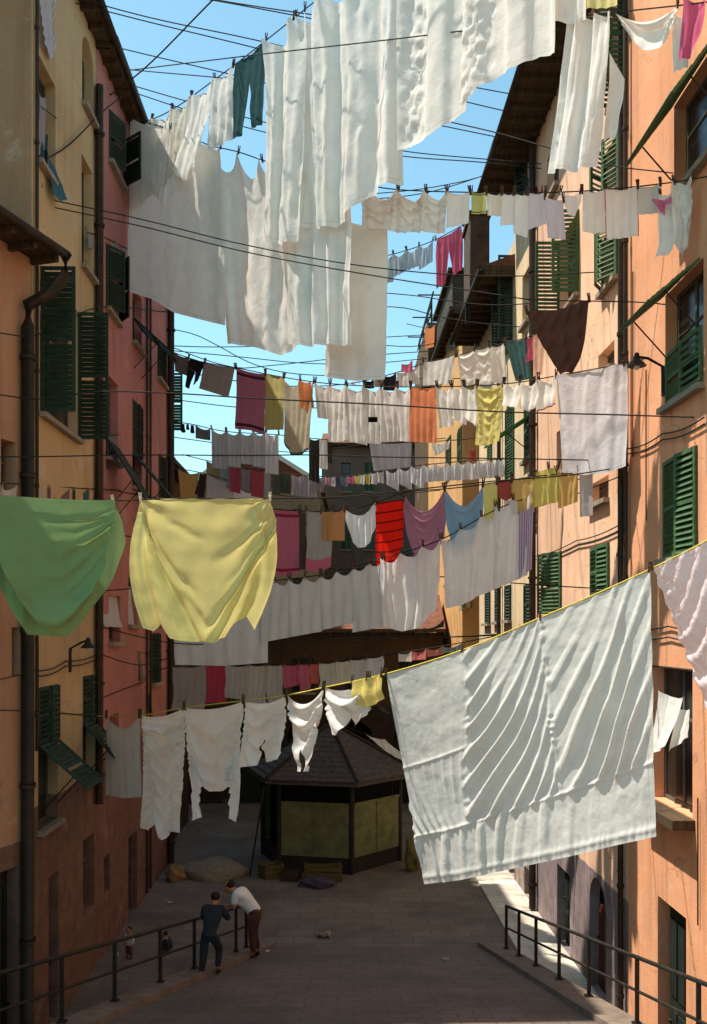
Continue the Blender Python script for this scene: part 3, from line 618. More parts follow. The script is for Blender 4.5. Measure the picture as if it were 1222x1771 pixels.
SH = {
 'sheet': [[((0,0),(1,0)),((0,1),(1,1))]],
 'trousers': [[((.06,0),(.94,0)),((.02,.15),(.98,.15)),((0,.36),(1,.36))], [((0,.36),(.5,.36)),((.03,.6),(.45,.62)),((.05,1),(.37,1))], [((.5,.36),(1,.36)),((.57,.62),(1,.6)),((.66,.94),(.98,.93))]],
 'shorts': [[((.05,0),(.95,0)),((0,.55),(1,.55))], [((0,.55),(.49,.55)),((-.03,1),(.4,1))], [((.49,.55),(1,.55)),((.58,.98),(1.03,.96))]],
 'shirtdown': [[((0,0),(1,0)),((.05,.35),(.97,.35)),((.12,.5),(.97,.5)),((.24,.64),(.92,.62)),((.34,.71),(.8,.7)),((.42,.745),(.68,.74))], [((.06,.36),(.4,.6)),((.08,.56),(.33,.68)),((.1,.72),(.28,.76)),((.11,.86),(.27,.87)),((.12,1),(.31,.97))], [((.72,.6),(.98,.36)),((.8,.68),(1.,.58)),((.83,.77),(1.01,.73)),((.84,.87),(1.0,.87)),((.82,.97),(.99,1))]],
 'bunch': [[((0,0),(.55,0)),((.05,.4),(.62,.45)),((.1,.8),(.45,.72)),((.2,1),(.34,.96))], [((.42,.06),(.75,-.02)),((.46,.45),(.95,.55)),((.66,.85),(1.0,.7))]],
 'ribbon': [[((.05,.1),(.5,0)),((0,.35),(.6,.3)),((.25,.6),(.7,.55)),((.42,1),(.62,.9))], [((.46,.15),(1,.2)),((.5,.4),(.97,.5)),((.55,.5),(.9,.58))]],
 'tee': [[((.12,0),(.88,0)),((.1,.35),(.9,.35)),((.14,1),(.86,1))], [((.12,.0),(.12,.34)),((-.02,.16),(.03,.45))], [((.88,.34),(.88,0)),((.97,.45),(1.02,.16))]],
 'combi': [[((0,0),(1,0)),((.14,.35),(.9,.35)),((.27,.66),(.82,.66))], [((.27,.66),(.54,.66)),((.38,.85),(.52,.83)),((.42,1),(.53,1))], [((.55,.66),(.82,.66)),((.64,.83),(.8,.85)),((.7,.99),(.82,1))]],
 'drawers': [[((.04,0),(.96,0)),((.02,.4),(1,.4)),((.02,.62),(.98,.6))], [((.02,.62),(.5,.6)),((.04,.85),(.48,.84)),((.1,1),(.42,1.0))], [((.52,.6),(.98,.6)),((.56,.84),(.98,.82)),((.62,.97),(.93,.94))]],
 'shawl': [[((0,.0),(1,0)),((.08,.22),(.96,.22)),((.26,.55),(.9,.55)),((.42,.82),(.82,.8)),((.52,.98),(.7,.95))]],
 'knot': [[((.1,0),(.6,0)),((0,.4),(.9,.35)),((.1,.75),(1,.7)),((.35,1),(.7,.95))]],
 'sock': [[((.2,0),(.8,0)),((.15,.6),(.85,.6)),((.1,.8),(1,.8)),((.3,1),(.95,1))]],
 'uflap': [[((.03,0),(.9,0)),((.04,.25),(.87,.22)),((.1,.55),(.8,.5)),((.2,.8),(.68,.8)),((.32,.96),(.57,.95)),((.38,.99),(.5,.99))]],
 'cloak': [[((.02,0),(.9,0)),((-.02,.2),(.97,.16)),((-.03,.36),(1.0,.32)),((.1,.62),(.9,.62)),((.22,.85),(.74,.85)),((.32,.985),(.62,.985))]],
 'swagcloth': [[((.0,0),(1,0)),((-.01,.22),(1.01,.2)),((.06,.5),(1.0,.42)),((.22,.78),(.9,.74)),((.42,.98),(.74,.96))]],
 'bag': [[((.0,0),(1,0)),((-.02,.35),(1.02,.35)),((.05,.72),(.97,.72)),((.18,.92),(.84,.92)),((.35,1),(.66,1))]],
 'slant': [[((0,0),(1,0)),((.25,.5),(1.1,.5)),((.6,1),(1.3,.95))]],
}
GARM = []
PEGME = {}
def peg_mesh(mat):
    if mat in PEGME: return PEGME[mat]
    m = MB()
    for sx in (-1, 1):
        m.hexa([(sx*.004-.006, -.008, -.055), (sx*.004+.006, -.008, -.055), (sx*.004+.006, .008, -.055), (sx*.004-.006, .008, -.055), (sx*.012-.006, -.008, .06), (sx*.012+.006, -.008, .06), (sx*.012+.006, .008, .06), (sx*.012-.006, .008, .06)])
    m.tube([(-.016, -.009, .005), (.016, -.009, .005)], .006, 5)
    me = bpy.data.meshes.new('clothes_peg'); me.from_pydata(m.v, [], m.f); me.materials.append(M[mat]); PEGME[mat] = me; return me
def peg(pos, label, k=1., tilt=0., yaw=0., mat='peg'):
    o = bpy.data.objects.new('clothes_peg', peg_mesh(mat)); o.location = pos; o.scale = (k, k, k); o.rotation_euler = (0, tilt, yaw); link(o)
    return tag(o, label, 'clothes peg', 'clothes pegs on the lines')
ORD = ['first', 'second', 'third', 'fourth', 'fifth', 'sixth', 'seventh', 'eighth']
def g(ln, x0, x1, yb, label, cat='cloth', name=None, col='#f3efe5', kind='sheet', bx=None, style='v', pins=None, sag=None, amp=None, wind=None, dy=(0, 0), grp='washing hung across the street',
      mode=None, c2=None, trans=.36, pegs=True, back=0., seed=None, fn=None, res=None, puck=False, edge=0., lam=None, bump=.3, bulge=(0, 0), pmat='peg'):
    L = LN[ln]; seed = seed if seed is not None else len(GARM)*7+3; rs = np.random.RandomState(seed)
    if not hasattr(yb, '__len__'): yb = [yb, yb]
    xb0, xb1 = bx or (x0, x1)
    dm = float(L.D((x0+x1)/2)); W = abs(x1-x0)/F*dm; ytop = float(L.Y((x0+x1)/2)); H = max(.1, (np.mean(yb)-ytop)/F*dm)
    if pins is None:
        k = max(1, int(round(W/.75))); pins = [i/k for i in range(k+1)]
    pins = np.array(pins); seg = np.diff(pins).max()*abs(x1-x0)
    sagpx = (sag if sag is not None else .16)*seg
    A = amp if amp is not None else min(.055, .016+.016*W); Wd = wind if wind is not None else min(.12, .03+.04*H)*rs.uniform(-1, 1)
    lam = lam or max(.13, min(.36, W*.22))
    p0, p1 = L.pt(x0), L.pt(x1); t = p1-p0; t[2] = 0; t /= np.linalg.norm(t); nn = np.array([t[1], -t[0], 0.])
    org = (p0+p1)/2
    def base(a, b):
        top_px = x0+(x1-x0)*a; bot_px = xb0+(xb1-xb0)*a
        i = np.clip(np.searchsorted(pins, a, side='right')-1, 0, len(pins)-2); tt = np.clip((a-pins[i])/(pins[i+1]-pins[i]), 0, 1)
        sg = 4*tt*(1-tt)
        ty = L.Y(np.clip(top_px, L.x[0], L.x[-1]))+dy[0]+(dy[1]-dy[0])*a+sagpx*sg*np.clip(1-b*.75, 0, 1)
        by = np.interp(a, np.linspace(0, 1, len(yb)), yb)
        e = edge*np.sin(b*7+seed)*(b)*(1-0*a)
        px = top_px+(bot_px-top_px)*b+e+(bulge[0]*(1-a)+bulge[1]*a)*np.sin(np.pi*np.clip(b, 0, 1)); py = ty+(by-ty)*b
        return px, py, L.D(np.clip(top_px, L.x[0], L.x[-1])), tt, sg
    ph = rs.rand(12)*6.28; rsd = rs.randint(1 << 30)
    def disp(a, b, tt, sg):
        q = np.random.RandomState(rsd); x = a*W; D = 0*a
        if fn: return fn(a, b, W, H, q)
        if 'v' in style:
            xw = x+.25*lam*qn(b*H*2.2+a*2, q)+.08*W*(a-.5)*(b-.4)
            r = np.sin(2*np.pi*xw/lam+ph[0]+.8*qn(x*3, q)); r2 = np.sin(2*np.pi*xw/(lam*.43)+ph[1]+1.2*qn(x*4, q))
            env = (.35+.65*np.clip(b, 0, 1)**.6)*(.45+.55*np.abs(qn(x*2.2, q)))
            D = D+A*env*(1.15*np.sign(r)*np.abs(r)**1.25+.3*r2*(1-.5*b))
            D = D+A*.9*np.exp(-b*H/.35)*np.cos(np.pi*2*tt)*(seg > 0)
        if 's' in style:
            psi = b/(sg**.75+.14)
            m_ = 2*np.pi*(psi*H/(lam*1.5)*(1+.22*vn(psi*1.3, a*.4, seed)))+ph[2]+1.1*vn(x*2.2, b*H*2.2, seed+1)
            r = np.exp(-((np.sin(m_)-1)/.6)**2)*1.7-.5
            D = D+1.5*A*r*np.clip(sg*1.6+.15, 0, 1)*np.exp(-b*1.1)*np.clip(b*H*7, 0, 1)*(.55+.6*np.clip(vn(x*1.3, psi*1.6, seed+6)+.3, 0, 1))
            D = D+A*.32*np.sin(2*np.pi*(x+.12*H*b+.12*vn(x*2, b*H*1.5, seed))/(lam*1.7)+ph[4])*np.clip(b*1.6-.55, 0, 1)
        if 'd' in style:
            r = np.sin(2*np.pi*(x+.55*b*H)/(lam*.8)+ph[5]+.9*qn(b*H*2, q)); D = D+A*.9*r*(.5+.5*qn(x*2+b*3, q))
        if 'w' in style:
            xw = x+.12*lam*vn(x/lam*.7, b*H*.5, seed)+.10*W*(a-.5)*(b-.35)
            m_ = 2*np.pi*(xw/lam+.32*qn(x/lam*1.1, q, 3))+ph[7]
            sharp = 1.1+1.9*np.abs(vn(x/lam*.5, b*H*.25, seed+4))
            D = D+A*np.tanh(sharp*np.sin(m_))*(.4+.6*np.clip(b*1.4, 0, 1))*(1-.3*b)+A*.22*np.sin(m_*2.7+ph[8]+vn(x*2, b*H, seed))
            D = D+A*.8*np.exp(-b*H/.5)*np.cos(np.pi*2*tt)
        if 'p' in style:
            D = D+.013*vn(x*16, b*H*9, seed, 3)
        D = D+Wd*np.clip(b, 0, 1)**1.6*(1.0+.8*np.sin(2.2*x+ph[6]))+.010*vn(x*4, b*H*2.2, seed, 3)
        return D
    vs, fs, uv = [], [], []
    for pi, patch in enumerate(SH[kind]):
        off = 0.
        ww = max(abs(r[1][0]-r[0][0])+abs(r[1][1]-r[0][1])*H/max(W, .01) for r in patch)
        nu = res or int(np.clip(ww*W/.028, 8, 72)); tot = sum(math.hypot((q[0][0]-r[0][0])*W, (q[0][1]-r[0][1])*H) for r, q in zip(patch, patch[1:]))
        nv = res or int(np.clip(tot/.032, 8, 72)); per = max(2, nv//(len(patch)-1))
        rows = []
        lv = np.array([[r[0][0], r[0][1], r[1][0], r[1][1]] for r in patch]); k = len(patch)
        tk = np.linspace(0, k-1, per*(k-1)+1)
        lv = np.stack([np.interp(tk, range(k), lv[:, c]) for c in range(4)], 1)
        if k > 2:
            for _ in range(max(1, per//3)): lv[1:-1] = (lv[:-2]+2*lv[1:-1]+lv[2:])/4
        u = np.linspace(0, 1, nu+1)
        a = lv[:, 0:1]*(1-u)+lv[:, 2:3]*u; b = lv[:, 1:2]*(1-u)+lv[:, 3:4]*u
        px, py, d, tt, sg = base(a, b)
        D = disp(a, b, tt, sg)+.004*pi+back
        pos = np.stack([(px-CX)/F*d, d, CAMZ+(HY-py)/F*d], -1)+nn*D[..., None]
        n0 = len(vs); nr = len(tk)
        vs += (pos.reshape(-1, 3)-org).tolist(); uv += np.stack([a, b], -1).reshape(-1, 2).tolist()
        for j in range(nr-1):
            for i in range(nu):
                p = n0+j*(nu+1)+i; fs.append((p, p+nu+1, p+nu+2, p+1))
    name = name or cat.replace(' ', '_').replace('-', '_')
    me = bpy.data.meshes.new(name); me.from_pydata(vs, [], fs); ul = me.uv_layers.new(name='UVMap')
    idx = np.zeros(len(me.loops), dtype=np.int32); me.loops.foreach_get('vertex_index', idx); ul.data.foreach_set('uv', np.array(uv)[idx].ravel())
    me.polygons.foreach_set('use_smooth', [True]*len(fs)); me.materials.append(fabric(col, mode, c2, trans, puck, bump))
    o = bpy.data.objects.new(name, me); o.location = org; link(o); tag(o, label, cat, grp); GARM.append(o)
    if pegs and abs(x1-x0) > 14:
        k = min(1.6, max(.75, dm/11))
        for j, p in enumerate(pins):
            x = x0+(x1-x0)*p
            if not (-10 < x < 1232 and L.Y(x) > -15): continue
            q = P(x, float(L.Y(x))+dy[0]+(dy[1]-dy[0])*p, float(L.D(x)))+nn*(.012+back)+Z*.02*k
            who = 'at one end' if j == 0 else 'at far end' if j == len(pins)-1 else ORD[j]+' along'
            where = {0: 'left corner', len(pins)-1: 'right corner'}.get(j, ORD[j]+' pin')
            peg(q, 'peg gripping the %s of %s' % (where, ' '.join(label.split()[:10])), k, rs.uniform(-.25, .25), rs.uniform(-.3, .3), pmat)
    return o
# ------------------------------------------------------------------ the lines
line('A', [(228,216),(265,206),(378,133),(460,70),(548,0),(700,-115),(965,-330),(1300,-620)], 22.6, 10.8, 'highest clothesline climbing from the red house eave above the sheets')
line('B', [(208,124),(420,98),(700,66),(985,31),(1062,22),(1222,4),(1290,-6)], 21.4, 11.2, 'clothesline carrying the long curtain and pink cloth near orange house')
line('C', [(225,205),(300,226),(367,253),(412,263),(452,277),(560,305),(640,322),(683,328),(738,331),(810,333),(900,334),(1007,331),(1102,323),(1160,316),(1228,305)], 22.4, 12.4, 'long sagging clothesline holding lower sheets and pale towels')
line('E', [(287,478),(560,466),(652,447),(750,416),(805,387),(872,352)], 27.2, 27.4, 'far upper clothesline with the pink trousers against the sky')
line('F', [(93,359),(237,390),(420,435),(640,476),(853,509),(912,518),(1022,521),(1142,526),(1150,527)], 16.5, 14.0, 'dark double clothesline, lower end holding the brown shawl')
line('F2', [(93,347),(237,378),(420,423),(640,462),(853,478),(1052,470)], 16.5, 17, 'dark clothesline just above the shawl line crossing the grey sheets')
line('G', [(290,606),(345,625),(408,636),(460,647),(545,661),(640,668),(755,669),(830,667),(900,661),(962,650),(1083,628),(1112,622)], 27.5, 15.0, 'clothesline with the pink towel and large pale sheet')
line('H', [(292,640),(500,668),(600,664),(690,643),(735,628),(795,614),(832,603),(873,594),(910,584),(990,552)], 27.6, 19.5, 'clothesline rising behind the yellow towel toward the brown shawl')
line('I', [(292,728),(338,735),(365,742),(480,752),(560,760),(660,765),(760,763),(880,752)], 27.7, 26.7, 'clothesline with dark socks and a row of white shirts')
line('J', [(315,786),(355,796),(400,806),(455,814),(520,822),(600,824),(700,808),(800,798),(872,794)], 30.2, 27.4, 'clothesline crowded with tiny far-off clothes')
line('J2', [(292,808),(345,817),(480,856),(560,862),(650,858),(760,848)], 27.7, 40.8, 'short clothesline with the tan cloth beside the red house')
line('K', [(205,850),(300,866),(470,880),(525,884),(600,882),(648,870),(697,852),(767,846),(835,838),(925,824),(1003,817),(1087,805)], 21.3, 15.7, 'clothesline with the bright red striped towel')
line('L', [(175,1022),(255,1016),(450,1006),(560,993),(660,966),(765,932),(860,880),(920,858),(1080,800)], 19.8, 16.0, 'clothesline holding the row of long grey-white sheets')
line('L2', [(258,1090),(445,1042),(585,994),(761,941),(862,898),(990,857),(1086,818)], 24.5, 15.8, 'bare clothesline slanting up across the hanging sheets')
line('M', [(255,1162),(300,1153),(430,1150),(550,1147),(660,1134),(760,1118),(900,1090),(1015,1058)], 24.6, 18.5, 'low clothesline with small red and pink towels')
line('N', [(165,1238),(243,1237),(318,1224),(420,1212),(497,1202),(560,1189),(668,1165),(800,1124),(935,1068),(1125,984),(1222,935),(1330,872),(1900,520)], 19.2, 6.06, 'yellow clothesline holding the big white sheet', mat='yrope')
line('P', [(-900,800),(-130,848),(0,858),(195,866),(245,864),(465,862),(600,859),(696,849),(856,832),(990,821),(1085,806)], 7.9, 15.75, 'near clothesline with the green and yellow cloths')
line('Q', [(-40,838),(0,836),(95,842),(165,846),(208,848)], 13.0, 21.4, 'clothesline of small clothes peeping above the green cloth')
line('S', [(100,1000),(172,1012),(252,1011),(300,1004)], 16.5, 30.6, 'short clothesline with the grey cloth between green and yellow')
# bare wires against sky and walls
plain([(128,-4),(251,29),(420,65),(700,128),(930,172)], 17.7, 22.9, 'thin wire in the top corner of sky, upper of a pair')
plain([(130,6),(251,37),(420,78),(700,150),(845,186),(930,205)], 17.8, 22.9, 'thin wire in the top corner of sky, lower of a pair')
plain([(190,165),(228,137),(368,0),(700,-330),(1380,-1050)], 20.5, 10, 'thick dark wire running steeply up the blue sky', .016)
plain([(208,84),(275,100),(378,124),(700,204),(930,252)], 21.5, 22.9, 'thin wire crossing the steep wire above the white shirts')
plain([(228,148),(310,172),(470,215),(700,262),(843,276),(935,284)], 22.7, 22.5, 'thin wire just over the small white shirts, upper strand')
plain([(230,160),(296,182),(470,232),(700,271),(843,282),(935,292)], 22.8, 22.5, 'thin wire just over the small white shirts, lower strand')
plain([(60,285),(110,258),(186,186),(232,152)], 15.4, 22, 'wire running from the teal cloth to the red house eave', .014)
plain([(120,-40),(290,-14),(420,8),(640,40),(960,85)], 17.4, 21, 'thin wire at the very top of the sky')
plain([(120,-34),(380,3),(440,14),(690,62),(965,115)], 17.4, 20.8, 'second thin wire at the very top of the sky')
plain([(215,120),(500,150),(780,212),(850,228),(945,255),(1048,285),(1165,300)], 21.9, 13.7, 'wire crossing the long striped curtain')
plain([(262,322),(640,345),(740,333),(830,306),(880,288)], 25.1, 26.6, 'two-strand wire rising to the brown eave, lower strand')
plain([(262,312),(650,335),(760,322),(845,300),(885,278)], 25.1, 26.3, 'two-strand wire rising to the brown eave, upper strand')
plain([(285,536),(380,546),(520,590),(640,596),(730,598),(770,590)], 27.1, 38.6, 'wire across the lower sky beneath the grey sheets')
plain([(290,598),(345,600),(470,598),(640,585),(738,579)], 27.6, 46.5, 'level wire across the lower sky beside the red house')
plain([(290,606),(420,618),(520,628),(650,628),(738,620)], 27.6, 46.5, 'wire sagging below the level wire in the lower sky')
plain([(290,598),(380,630),(408,636),(470,632),(600,618),(765,606)], 27.6, 39.5, 'slack wire dipping to the pink towel corner')
plain([(290,568),(340,580),(380,600),(420,622),(640,652),(850,655)], 27.6, 29.6, 'short wire slanting over the grey cloth by the red house')
plain([(285,470),(640,505),(720,512),(800,524),(862,528),(930,524)], 27.1, 22.9, 'wire in front of the rooftop terrace, upper')
plain([(287,500),(640,530),(700,533),(760,548),(836,560),(905,566)], 27.3, 24.6, 'wire in front of the rooftop terrace, lower')
plain([(0,683),(55,690),(165,678),(290,680),(420,688),(660,700),(860,712),(1080,718),(1200,722)], 13.8, 12.9, 'long level wire passing in front of every towel', .011)
plain([(0,576),(45,582),(165,533),(290,540)], 13.8, 27, 'wire on the ochre house wall above shutters')
plain([(0,790),(60,790),(165,788),(290,787),(420,788),(540,787),(640,790),(860,793),(1078,797)], 13.8, 16, 'thin level wire above the red and orange little clothes')
plain([(292,690),(420,705),(520,706),(640,703),(760,702),(880,699)], 27.7, 26.6, 'wire behind the pink towel at mid height')
plain([(292,755),(400,770),(500,782),(640,768),(770,758)], 27.7, 38.6, 'wire looping low behind the white shirts')
plain([(205,925),(475,965),(575,984),(640,986),(820,1003),(1020,1017),(1078,1020)], 21.3, 16, 'dark wire sagging across the lower white sheets')
plain([(165,1082),(300,1112),(420,1112),(560,1106),(640,1103),(760,1102),(1010,1085)], 19.2, 18.6, 'dark wire below the grey sheets, upper of a pair')
plain([(168,1130),(250,1150),(300,1135),(470,1122),(700,1104),(830,1100),(935,1094)], 19.4, 22.5, 'dark wire below the grey sheets, lower of a pair')
plain([(168,1210),(232,1185),(248,1180)], 19.4, 24, 'short wire on the red wall by the olive cloth')
plain([(290,1140),(380,1165),(500,1205),(935,1290)], 27.6, 22.5, 'wire slanting down behind small white shirts')
plain([(0,1228),(60,1230),(165,1238)], 13.8, 19.2, 'wire along the ochre wall leading to the white shirts')
plain([(0,1175),(40,1165),(62,1158)], 13.8, 15.4, 'short wire on the rust orange wall')
# ------------------------------------------------------------------ highest line
TOP = 'white washing on the highest line'
g('A', 226, 263, [365,368,352], 'narrow white trousers brightest at the top line end', 'trousers', kind='sheet', bx=(219,252), grp=TOP, pins=[0,1], sag=.1, amp=.05, col='#f1ecdf')
g('A', 264, 300, [350,335,352], 'crumpled white shirt second from the red eave', 'shirt', bx=(253,282), grp=TOP, pins=[0,1], amp=.06, style='v')
g('A', 298, 332, [322,300,318], 'cream crumpled shirt third from the red eave', 'shirt', bx=(280,314), grp=TOP, pins=[0,1], amp=.06, style='v', col='#e6dfcb')
g('A', 332, 372, [300,318,262], 'white ruffled blouse fourth from the red eave', 'blouse', bx=(310,352), grp=TOP, pins=[0,1], amp=.06, style='v', edge=4)
g('A', 372, 404, [262,250,236], 'white shirt hanging beside the teal trousers', 'shirt', bx=(352,400), grp=TOP, pins=[0,1], amp=.05, style='v')
g('A', 405, 461, [242,234,228], 'dark teal trousers with one leg shorter than the other', 'trousers', kind='trousers', bx=(402,456), col='#2d5053', pins=[0,1], sag=.02, amp=.03, trans=.15, wind=.02)
g('A', 461, 528, [420,424,418], 'narrow white sheet beside the teal trousers', 'sheet', bx=(462,516), grp=TOP, amp=.1, pins=[0,.72,1], sag=.5, lam=.5, style='w', wind=.05)
g('A', 512, 694, [392,394,392,372,340,322,318], 'huge white sheet with broad grey vertical folds', 'sheet', bx=(517,690), grp=TOP, amp=.13, lam=.66, pins=[0,.24,.5,.75,1], sag=.42, style='w', wind=.0, seed=21)
g('A', 690, 812, [262,236,190], 'white sheet with a crinkled column and smooth grey panel', 'sheet', bx=(689,802), grp=TOP, pins=[0,.5,1], seed=11, fn=lambda a,b,W,H,q: .075*np.tanh(2.2*np.sin(2*np.pi*(a*1.5+.06*b)+2.2))*(1-.35*b)+.034*np.clip(1.5-np.abs(a-.22)*6.5,0,1)*vn(a*W*15,b*H*7,3,3)+.012*vn(a*W*4,b*H*2,9))
g('A', 806, 968, [190,150,128,118,96,94], 'pale crinkled sheet ending above the brown eave', 'sheet', bx=(797,962), grp=TOP, seed=13, fn=lambda a,b,W,H,q: .075*np.tanh(2.4*np.sin(2*np.pi*(a*2.1-.05*b)+.4))*(1-.35*b)+.036*np.clip(1.5-np.abs(a-.14)*6.5,0,1)*vn(a*W*15,b*H*7,5,3)+.012*vn(a*W*4,b*H*2,7))
# ------------------------------------------------------------------ second high line near the orange house
RT = 'washing near the orange house top'
g('B', 962, 1018, [40,46,38], 'small white cloth folded over the curtain line', 'cloth', grp=RT, dy=(-75,-75), pins=[0,1], pegs=False, back=.06)
g('B', 1015, 1072, [20,14], 'pale yellow cloth above the long curtain', 'cloth', grp=RT, dy=(-70,-80), col='#e8dc86', pins=[0,1], pegs=False, back=.05)
g('B', 982, 1058, [300,296,300,292], 'long white curtain with soft vertical stripes of folds', 'curtain', bx=(944,1036), grp=RT, amp=.1, lam=.3, pins=[0,.3,.65,1], style='w', wind=.15, seed=5)
g('B', 1046, 1072, [240,230], 'narrow white cloth behind the long curtain', 'cloth', bx=(1036,1062), grp=RT, back=-.15, pegs=False, amp=.04, pins=[0,1], dy=(60,110))
g('B', 1062, 1172, [30,70,92,84,40], 'white cloth draped in a deep swag beside pink cloth', 'cloth', bx=(1068,1166), grp=RT, amp=.09, style='s', sag=.2, pins=[0,1], lam=.2)
g('B', 1158, 1190, [118,112,108], 'white narrow towel partly behind the bright pink cloth', 'towel', bx=(1155,1182), grp=RT, back=-.08, amp=.04, pins=[0,1], pegs=False, dy=(10,10))
g('B', 1184, 1226, [105,98,46], 'bright pink cloth hanging in a twist', 'cloth', bx=(1172,1214), col='#dd5c88', grp=RT, amp=.06, pins=[0,1], dy=(-10,-10), trans=.4)
# ------------------------------------------------------------------ lower sheets and the towel row
LS = 'large sheets on the sagging line'; TW = 'pale towels in a row'
g('C', 234, 390, [507,520,545,556,566], 'large plain grey sheet in front of the red house', 'sheet', bx=(230,399), grp=LS, amp=.03, lam=.5, pins=[0,.44,.88,1], sag=.1, wind=.04, seed=31, back=.12, trans=.38)
g('C', 362, 505, [597,600,606,616,602], 'white sheet with scalloped top and long corner', 'sheet', bx=(402,519), grp=LS, amp=.08, lam=.8, pins=[0,.36,.64,1], sag=.75, style='w', wind=.1, seed=33)
g('C', 500, 634, [602,607,604,606], 'bright white sheet hanging under the huge top sheet', 'sheet', bx=(522,634), grp=LS, amp=.1, lam=.42, pins=[0,.33,.66,1], sag=.3, style='w', wind=.05, seed=37, back=.35)
g('C', 548, 652, [648,655,652], 'plain grey sheet whose hem hangs lowest', 'sheet', bx=(547,652), grp=LS, amp=.03, lam=.4, pins=[0,1], sag=.05, back=-.3, pegs=False, dy=(60,60), trans=.2)
g('C', 628, 690, [398,396,404], 'white towel at the sheet end of the towel row', 'towel', grp=TW, amp=.06, style='vs', sag=.3, pins=[0,1])
g('C', 688, 738, [404,402], 'second white towel with swagged top', 'towel', grp=TW, amp=.06, style='vs', sag=.34, pins=[0,1], bx=(687,736))
g('C', 736, 774, [402,404], 'third white towel with swagged top', 'towel', grp=TW, amp=.06, style='vs', sag=.34, pins=[0,1], bx=(735,772))
g('C', 773, 813, [396,386], 'white towel tied flat before the yellow-green cloth', 'towel', grp=TW, amp=.03, sag=.08, pins=[0,1], bx=(771,811))
g('C', 816, 841, [371,370], 'small yellow-green cloth with patterned hem', 'cloth', col='#c9c86a', mode='ends', c2='#4f5a2e', pins=[0,1], sag=.05, amp=.02)
g('C', 841, 869, [372,374], 'small cream cloth beside the yellow-green one', 'cloth', grp=TW, col='#efe8cf', pins=[0,1], sag=.12)
g('C', 868, 891, [392,390], 'short white towel with yellowish edge', 'towel', grp=TW, pins=[0,1], sag=.15, mode='sides', c2='#d8cf8a')
g('C', 889, 914, [404,412], 'narrow white towel hanging over the cream house', 'towel', grp=TW, pins=[0,1], sag=.15, bx=(888,912))
g('C', 912, 944, [398,392,388], 'lilac-white square towel under the red cloth', 'towel', grp=TW, pins=[0,1], sag=.06, col='#dcd6da')
g('C', 943, 975, [410,413], 'lilac-white long towel with pointed corner', 'towel', grp=TW, pins=[0,1], sag=.06, dy=(8,14), col='#dcd4dc')
g('C', 970, 1005, [345,372,374,350], 'tiny white cloth hanging like a bib', 'cloth', grp=TW, pins=[0,1], sag=.2, kind='bag', bx=(970,1006))
g('C', 1007, 1048, [400,405,398], 'white tea towel with thin red side', 'tea towel', grp=TW, pins=[0,1], sag=.06)
g('C', 1047, 1103, [414,412,408], 'big white tea towel edged with red stripes', 'tea towel', grp=TW, pins=[0,1], sag=.05, mode='sides', c2='#c03a5a')
g('C', 1103, 1142, [372,368], 'short grey-white cloth right after the tea towels', 'cloth', grp=TW, pins=[0,1], sag=.05, col='#d6d2c8')
g('C', 1142, 1168, [455,440], 'white dressing gown with long hanging folds', 'dressing gown', bx=(1140,1178), grp=TW, pins=[0,1], amp=.07, wind=.1, edge=4, dy=(20,10))
g('C', 1164, 1200, [420,452,380], 'crumpled white robe nearest the green shutters', 'robe', bx=(1170,1196), grp=TW, pins=[0,1], amp=.07, style='vd', dy=(0,-4), edge=3)
g('C', 1132, 1168, [362,378,366], 'pink knotted ribbon cloth on the white gown', 'ribbon', col='#dc6f96', kind='ribbon', pins=[0,1], pegs=False, back=.1, amp=.03, dy=(26,24))
line('C2', [(868,352),(890,330),(925,300),(945,288)], 27.6, 22, 'short string slanting up to the brown eave')
g('C2', 893, 917, [336,340,334], 'small teal cloth tucked under the brown eave', 'cloth', col='#4f8791', pins=[0,1], pegs=False, kind='bag')
g('C2', 918, 944, [336,336], 'small red cloth under the brown eave', 'cloth', col='#c8493e', pins=[0,1], pegs=False, dy=(0,6))
# ------------------------------------------------------------------ small far upper line
UP = 'small clothes on the far upper line'
for i, (a, b, c, w) in enumerate([(652,680,[492,488],'pale blue-grey shirt'),(679,703,[480,468],'grey cloth'),(702,724,[470,462],'light grey vest'),(724,748,[468,452],'blue-white handkerchief')]):
    g('E', a, b, c, ['pale blue-grey shirt first on the far upper line','blue-grey cloth second on the far upper line','light grey vest third on the far upper line','blue-white handkerchief next to the pink trousers'][i], ['shirt','cloth','vest','handkerchief'][i], col=['#b9c3c6','#b4bcc0','#c3cbcc','#bccbd4'][i], grp=UP, pins=[0,1], sag=.25, amp=.06, trans=.45)
g('E', 753, 800, [500,488,470], 'bright pink trousers against the blue sky', 'trousers', kind='trousers', col='#e0587a', pins=[0,1], sag=.04, amp=.05, trans=.45, bx=(752,800))
# ------------------------------------------------------------------ brown shawl
g('F', 910, 1018, [640,648,650,640], 'dark brown fringed shawl folded to a point', 'shawl', kind='shawl', col='#5b3a2c', bx=(905,1026), dy=(22,-2), pins=[0,1], sag=.03, amp=.05, style='vd', trans=.12, wind=.0)
